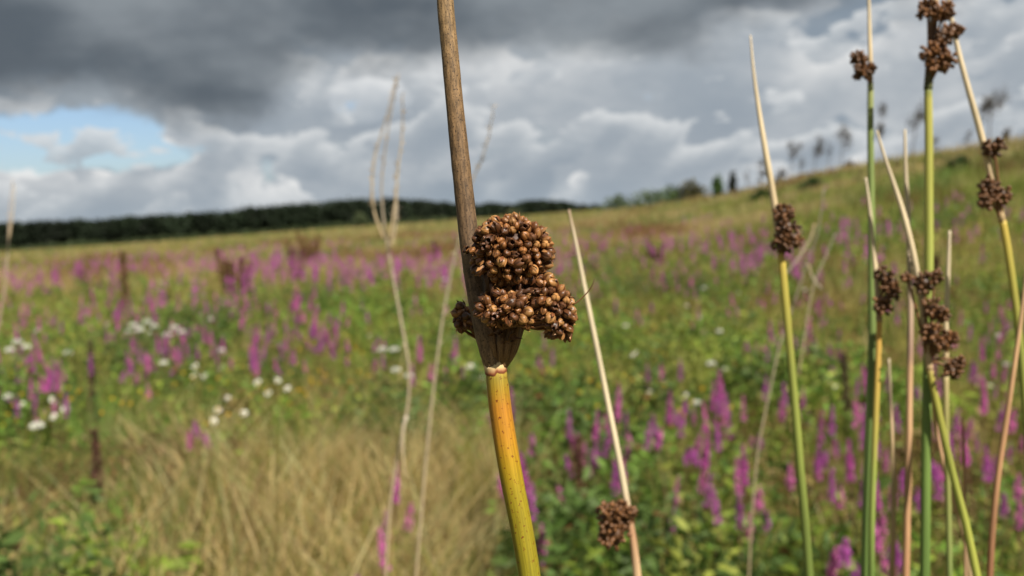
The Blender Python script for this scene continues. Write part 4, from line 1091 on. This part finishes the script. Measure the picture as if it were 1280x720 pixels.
YG = [(0, srgb(196, 170, 36)), (0.10, srgb(176, 164, 36)), (0.35, srgb(128, 140, 40)), (1, srgb(98, 124, 40))]
GRN = [(0, srgb(104, 130, 48)), (1, srgb(86, 122, 46))]
rush_plant('dry white rush stalk with a brown ball of seeds near its foot', 0.335,
    bract=([(711, 262), (719, 300), (729, 350), (741, 410), (755, 480), (769, 550), (783, 625), (792, 680), (797, 725)], [3, 5.5, 7, 8.5, 10.5]),
    bcol=[(0, srgb(168, 136, 112)), (0.08, srgb(206, 188, 156)), (0.75, srgb(214, 196, 160)), (0.86, srgb(178, 128, 92)), (1, srgb(206, 168, 124))],
    clumps=((762, 645, 16, 26), (775, 640, 15, 24), (768, 668, 17, 26), (785, 643, 12, 16), (760, 672, 11, 14)), sheath=(792, 655), capsule_px=8)
rush_plant('leaning green rush with pale tip and tall brown seed cluster', 0.345,
    bract=([(938, 44), (942, 90), (949, 140), (957, 190), (964, 230), (970, 270), (976, 318)], [2, 5, 7.5, 8.5, 9]),
    stem=([(976, 316), (979, 345), (985, 410), (992, 490), (999, 570), (1006, 650), (1012, 725)], [9, 10.5, 11.5]), scol=YG,
    clumps=((979, 266, 11, 18), (984, 284, 14, 24), (978, 302, 13, 22), (992, 298, 11, 16)), sheath=(977, 322))
rush_plant('tall straight rush with twin small clusters high against the sky', 0.36,
    bract=([(1084, -50), (1086, 0), (1087, 40), (1088, 75), (1088, 108)], [3, 6.5]),
    stem=([(1088, 104), (1088, 160), (1089, 240), (1089.5, 320), (1090, 400), (1090, 480), (1088, 560), (1085, 640), (1083, 725)], [7.5, 9, 11, 12]), scol=[(0, srgb(150, 160, 90)), (0.1, srgb(118, 142, 66)), (1, srgb(92, 128, 50))],
    clumps=((1074, 73, 9, 16), (1078, 90, 10, 18), (1088, 85, 5, 6)), sheath=(1087, 104))
rush_plant('short tipped yellow rush hugging the tall straight rush', 0.350,
    bract=([(1082, 222), (1087, 260), (1091, 300), (1095, 345), (1098, 385), (1099, 402)], [3, 6, 8.5]),
    stem=([(1099, 400), (1098, 440), (1096, 490), (1093, 560), (1090, 640), (1089, 725)], [7, 8.5]), scol=[(0, srgb(214, 160, 40)), (0.3, srgb(190, 165, 50)), (0.6, srgb(130, 150, 50)), (1, srgb(96, 130, 46))],
    clumps=((1106, 345, 11, 17), (1113, 363, 12, 20), (1103, 383, 12, 20)), sheath=(1098, 402))
rush_plant('thick green rush with stacked dark seed clusters at the sky top', 0.345,
    bract=([(1172, -60), (1170, -20), (1168, 15), (1165, 50), (1162, 85), (1160, 112)], [7, 10, 11]),
    bcol=[(0, srgb(214, 196, 160)), (0.45, srgb(190, 160, 120)), (0.55, srgb(120, 86, 66)), (0.85, srgb(112, 80, 58)), (1, srgb(84, 96, 46))],
    stem=([(1160, 108), (1161, 170), (1161, 240), (1161, 330), (1160, 430), (1158, 530), (1157, 630), (1156, 725)], [9.5, 11.5, 12.5]), scol=[(0, srgb(84, 110, 50)), (0.03, srgb(172, 170, 50)), (0.35, srgb(142, 156, 50)), (0.6, srgb(104, 138, 50)), (1, srgb(86, 122, 44))],
    clumps=((1160, 12, 12, 20), (1178, 16, 14, 24), (1190, 40, 12, 20), (1177, 48, 11, 18), (1163, 67, 12, 20), (1182, 76, 13, 22), (1168, 82, 9, 14)), sheath=(1162, 104))
rush_plant('rush leaning left with clusters on the hilltop and green yellow foot', 0.35,
    bract=([(1180, -40), (1187, 10), (1197, 60), (1210, 110), (1224, 160), (1239, 220), (1253, 278)], [4, 6, 8, 9]),
    stem=([(1253, 276), (1260, 315), (1268, 370), (1275, 430), (1281, 500), (1286, 580), (1290, 660), (1293, 725)], [9, 9.5]), scol=YG,
    clumps=((1243, 184, 12, 20), (1236, 232, 11, 18), (1234, 250, 11, 18), (1252, 243, 11, 18)), sheath=(1252, 274))
rush_plant('branching rush with a ladder of dark clusters and pale curved tip', 0.34,
    bract=([(1096, 163), (1107, 200), (1119, 235), (1130, 270), (1141, 315), (1149, 360), (1155, 400), (1160, 440), (1162, 462)], [2.5, 7, 8, 9]),
    stem=([(1161, 458), (1170, 500), (1181, 550), (1194, 605), (1207, 655), (1222, 725)], [8, 10.5]), scol=[(0, srgb(190, 160, 100)), (0.05, srgb(170, 165, 40)), (0.4, srgb(140, 150, 40)), (1, srgb(150, 160, 40))],
    clumps=((1155, 354, 12, 20), (1168, 346, 9, 13), (1166, 385, 12, 18), (1178, 392, 9, 12), (1166, 418, 14, 24), (1188, 424, 10, 15), (1176, 430, 10, 15), (1190, 464, 11, 18), (1199, 452, 7, 9), (1134, 347, 6, 7)), sheath=(1161, 452))
rush_plant('tan dead rush stalk between the twin stemmed and branching rushes', 0.375,
    bract=([(1131, 162), (1132, 210), (1135, 270), (1137, 340), (1138, 400), (1137, 470), (1136, 560), (1134, 640), (1132, 725)], [3, 7, 8, 9.5]),
    bcol=[(0, srgb(206, 188, 158)), (0.3, srgb(196, 172, 144)), (0.5, srgb(166, 128, 112)), (0.53, srgb(206, 160, 116)), (1, srgb(184, 130, 88))], name='dead_rush', cat='dead rush')
rush_plant('pale upright rush with dark small cluster, greening toward its foot', 0.37,
    bract=([(1187, 288), (1185, 340), (1183, 400), (1182, 470)], [3, 6.5, 7]),
    stem=([(1182, 466), (1183, 540), (1185, 620), (1187, 725)], [7, 7.5]), scol=[(0, srgb(190, 170, 120)), (0.25, srgb(150, 150, 70)), (1, srgb(112, 136, 66))])
rush_plant('brown leaning dead stalk over the right hand flowers', 0.34,
    bract=([(1284, 330), (1276, 400), (1266, 470), (1257, 530), (1248, 590), (1241, 655), (1237, 725)], [4, 7, 8.5]),
    bcol=[(0, srgb(200, 160, 116)), (0.5, srgb(190, 138, 92)), (1, srgb(140, 88, 58))], name='dead_rush', cat='dead rush')
rush_plant('short thin tan stalk right of the twin stemmed rush', 0.38,
    bract=([(1111, 448), (1113, 500), (1116, 560), (1117, 620), (1115, 725)], [3, 5, 7.5]),
    bcol=[(0, srgb(190, 170, 140)), (0.2, srgb(130, 104, 90)), (0.28, srgb(206, 176, 132)), (1, srgb(196, 156, 110))], name='dead_rush', cat='dead rush')
rush_plant('slanting pale dead stalk behind the yellow foot of the branching rush', 0.375,
    bract=([(1166, 500), (1172, 545), (1182, 590), (1195, 635), (1206, 675), (1214, 725)], [4, 6, 7]),
    bcol=[(0, srgb(190, 140, 100)), (1, srgb(206, 172, 126))], name='dead_rush', cat='dead rush')
rush_plant('low thin brown stalk crossing the yellow foot of the branching rush', 0.37,
    bract=([(1203, 522), (1205, 570), (1206, 630), (1207, 725)], [2.5, 5]),
    bcol=[(0, srgb(170, 110, 84)), (1, srgb(190, 150, 110))], name='dead_rush', cat='dead rush')
rush_plant('thin green stalk pressed against the left of the twin stemmed rush', 0.38,
    stem=([(1089, 350), (1086, 450), (1083, 550), (1080, 640), (1078, 725)], [2, 5, 5.5]), scol=GRN)
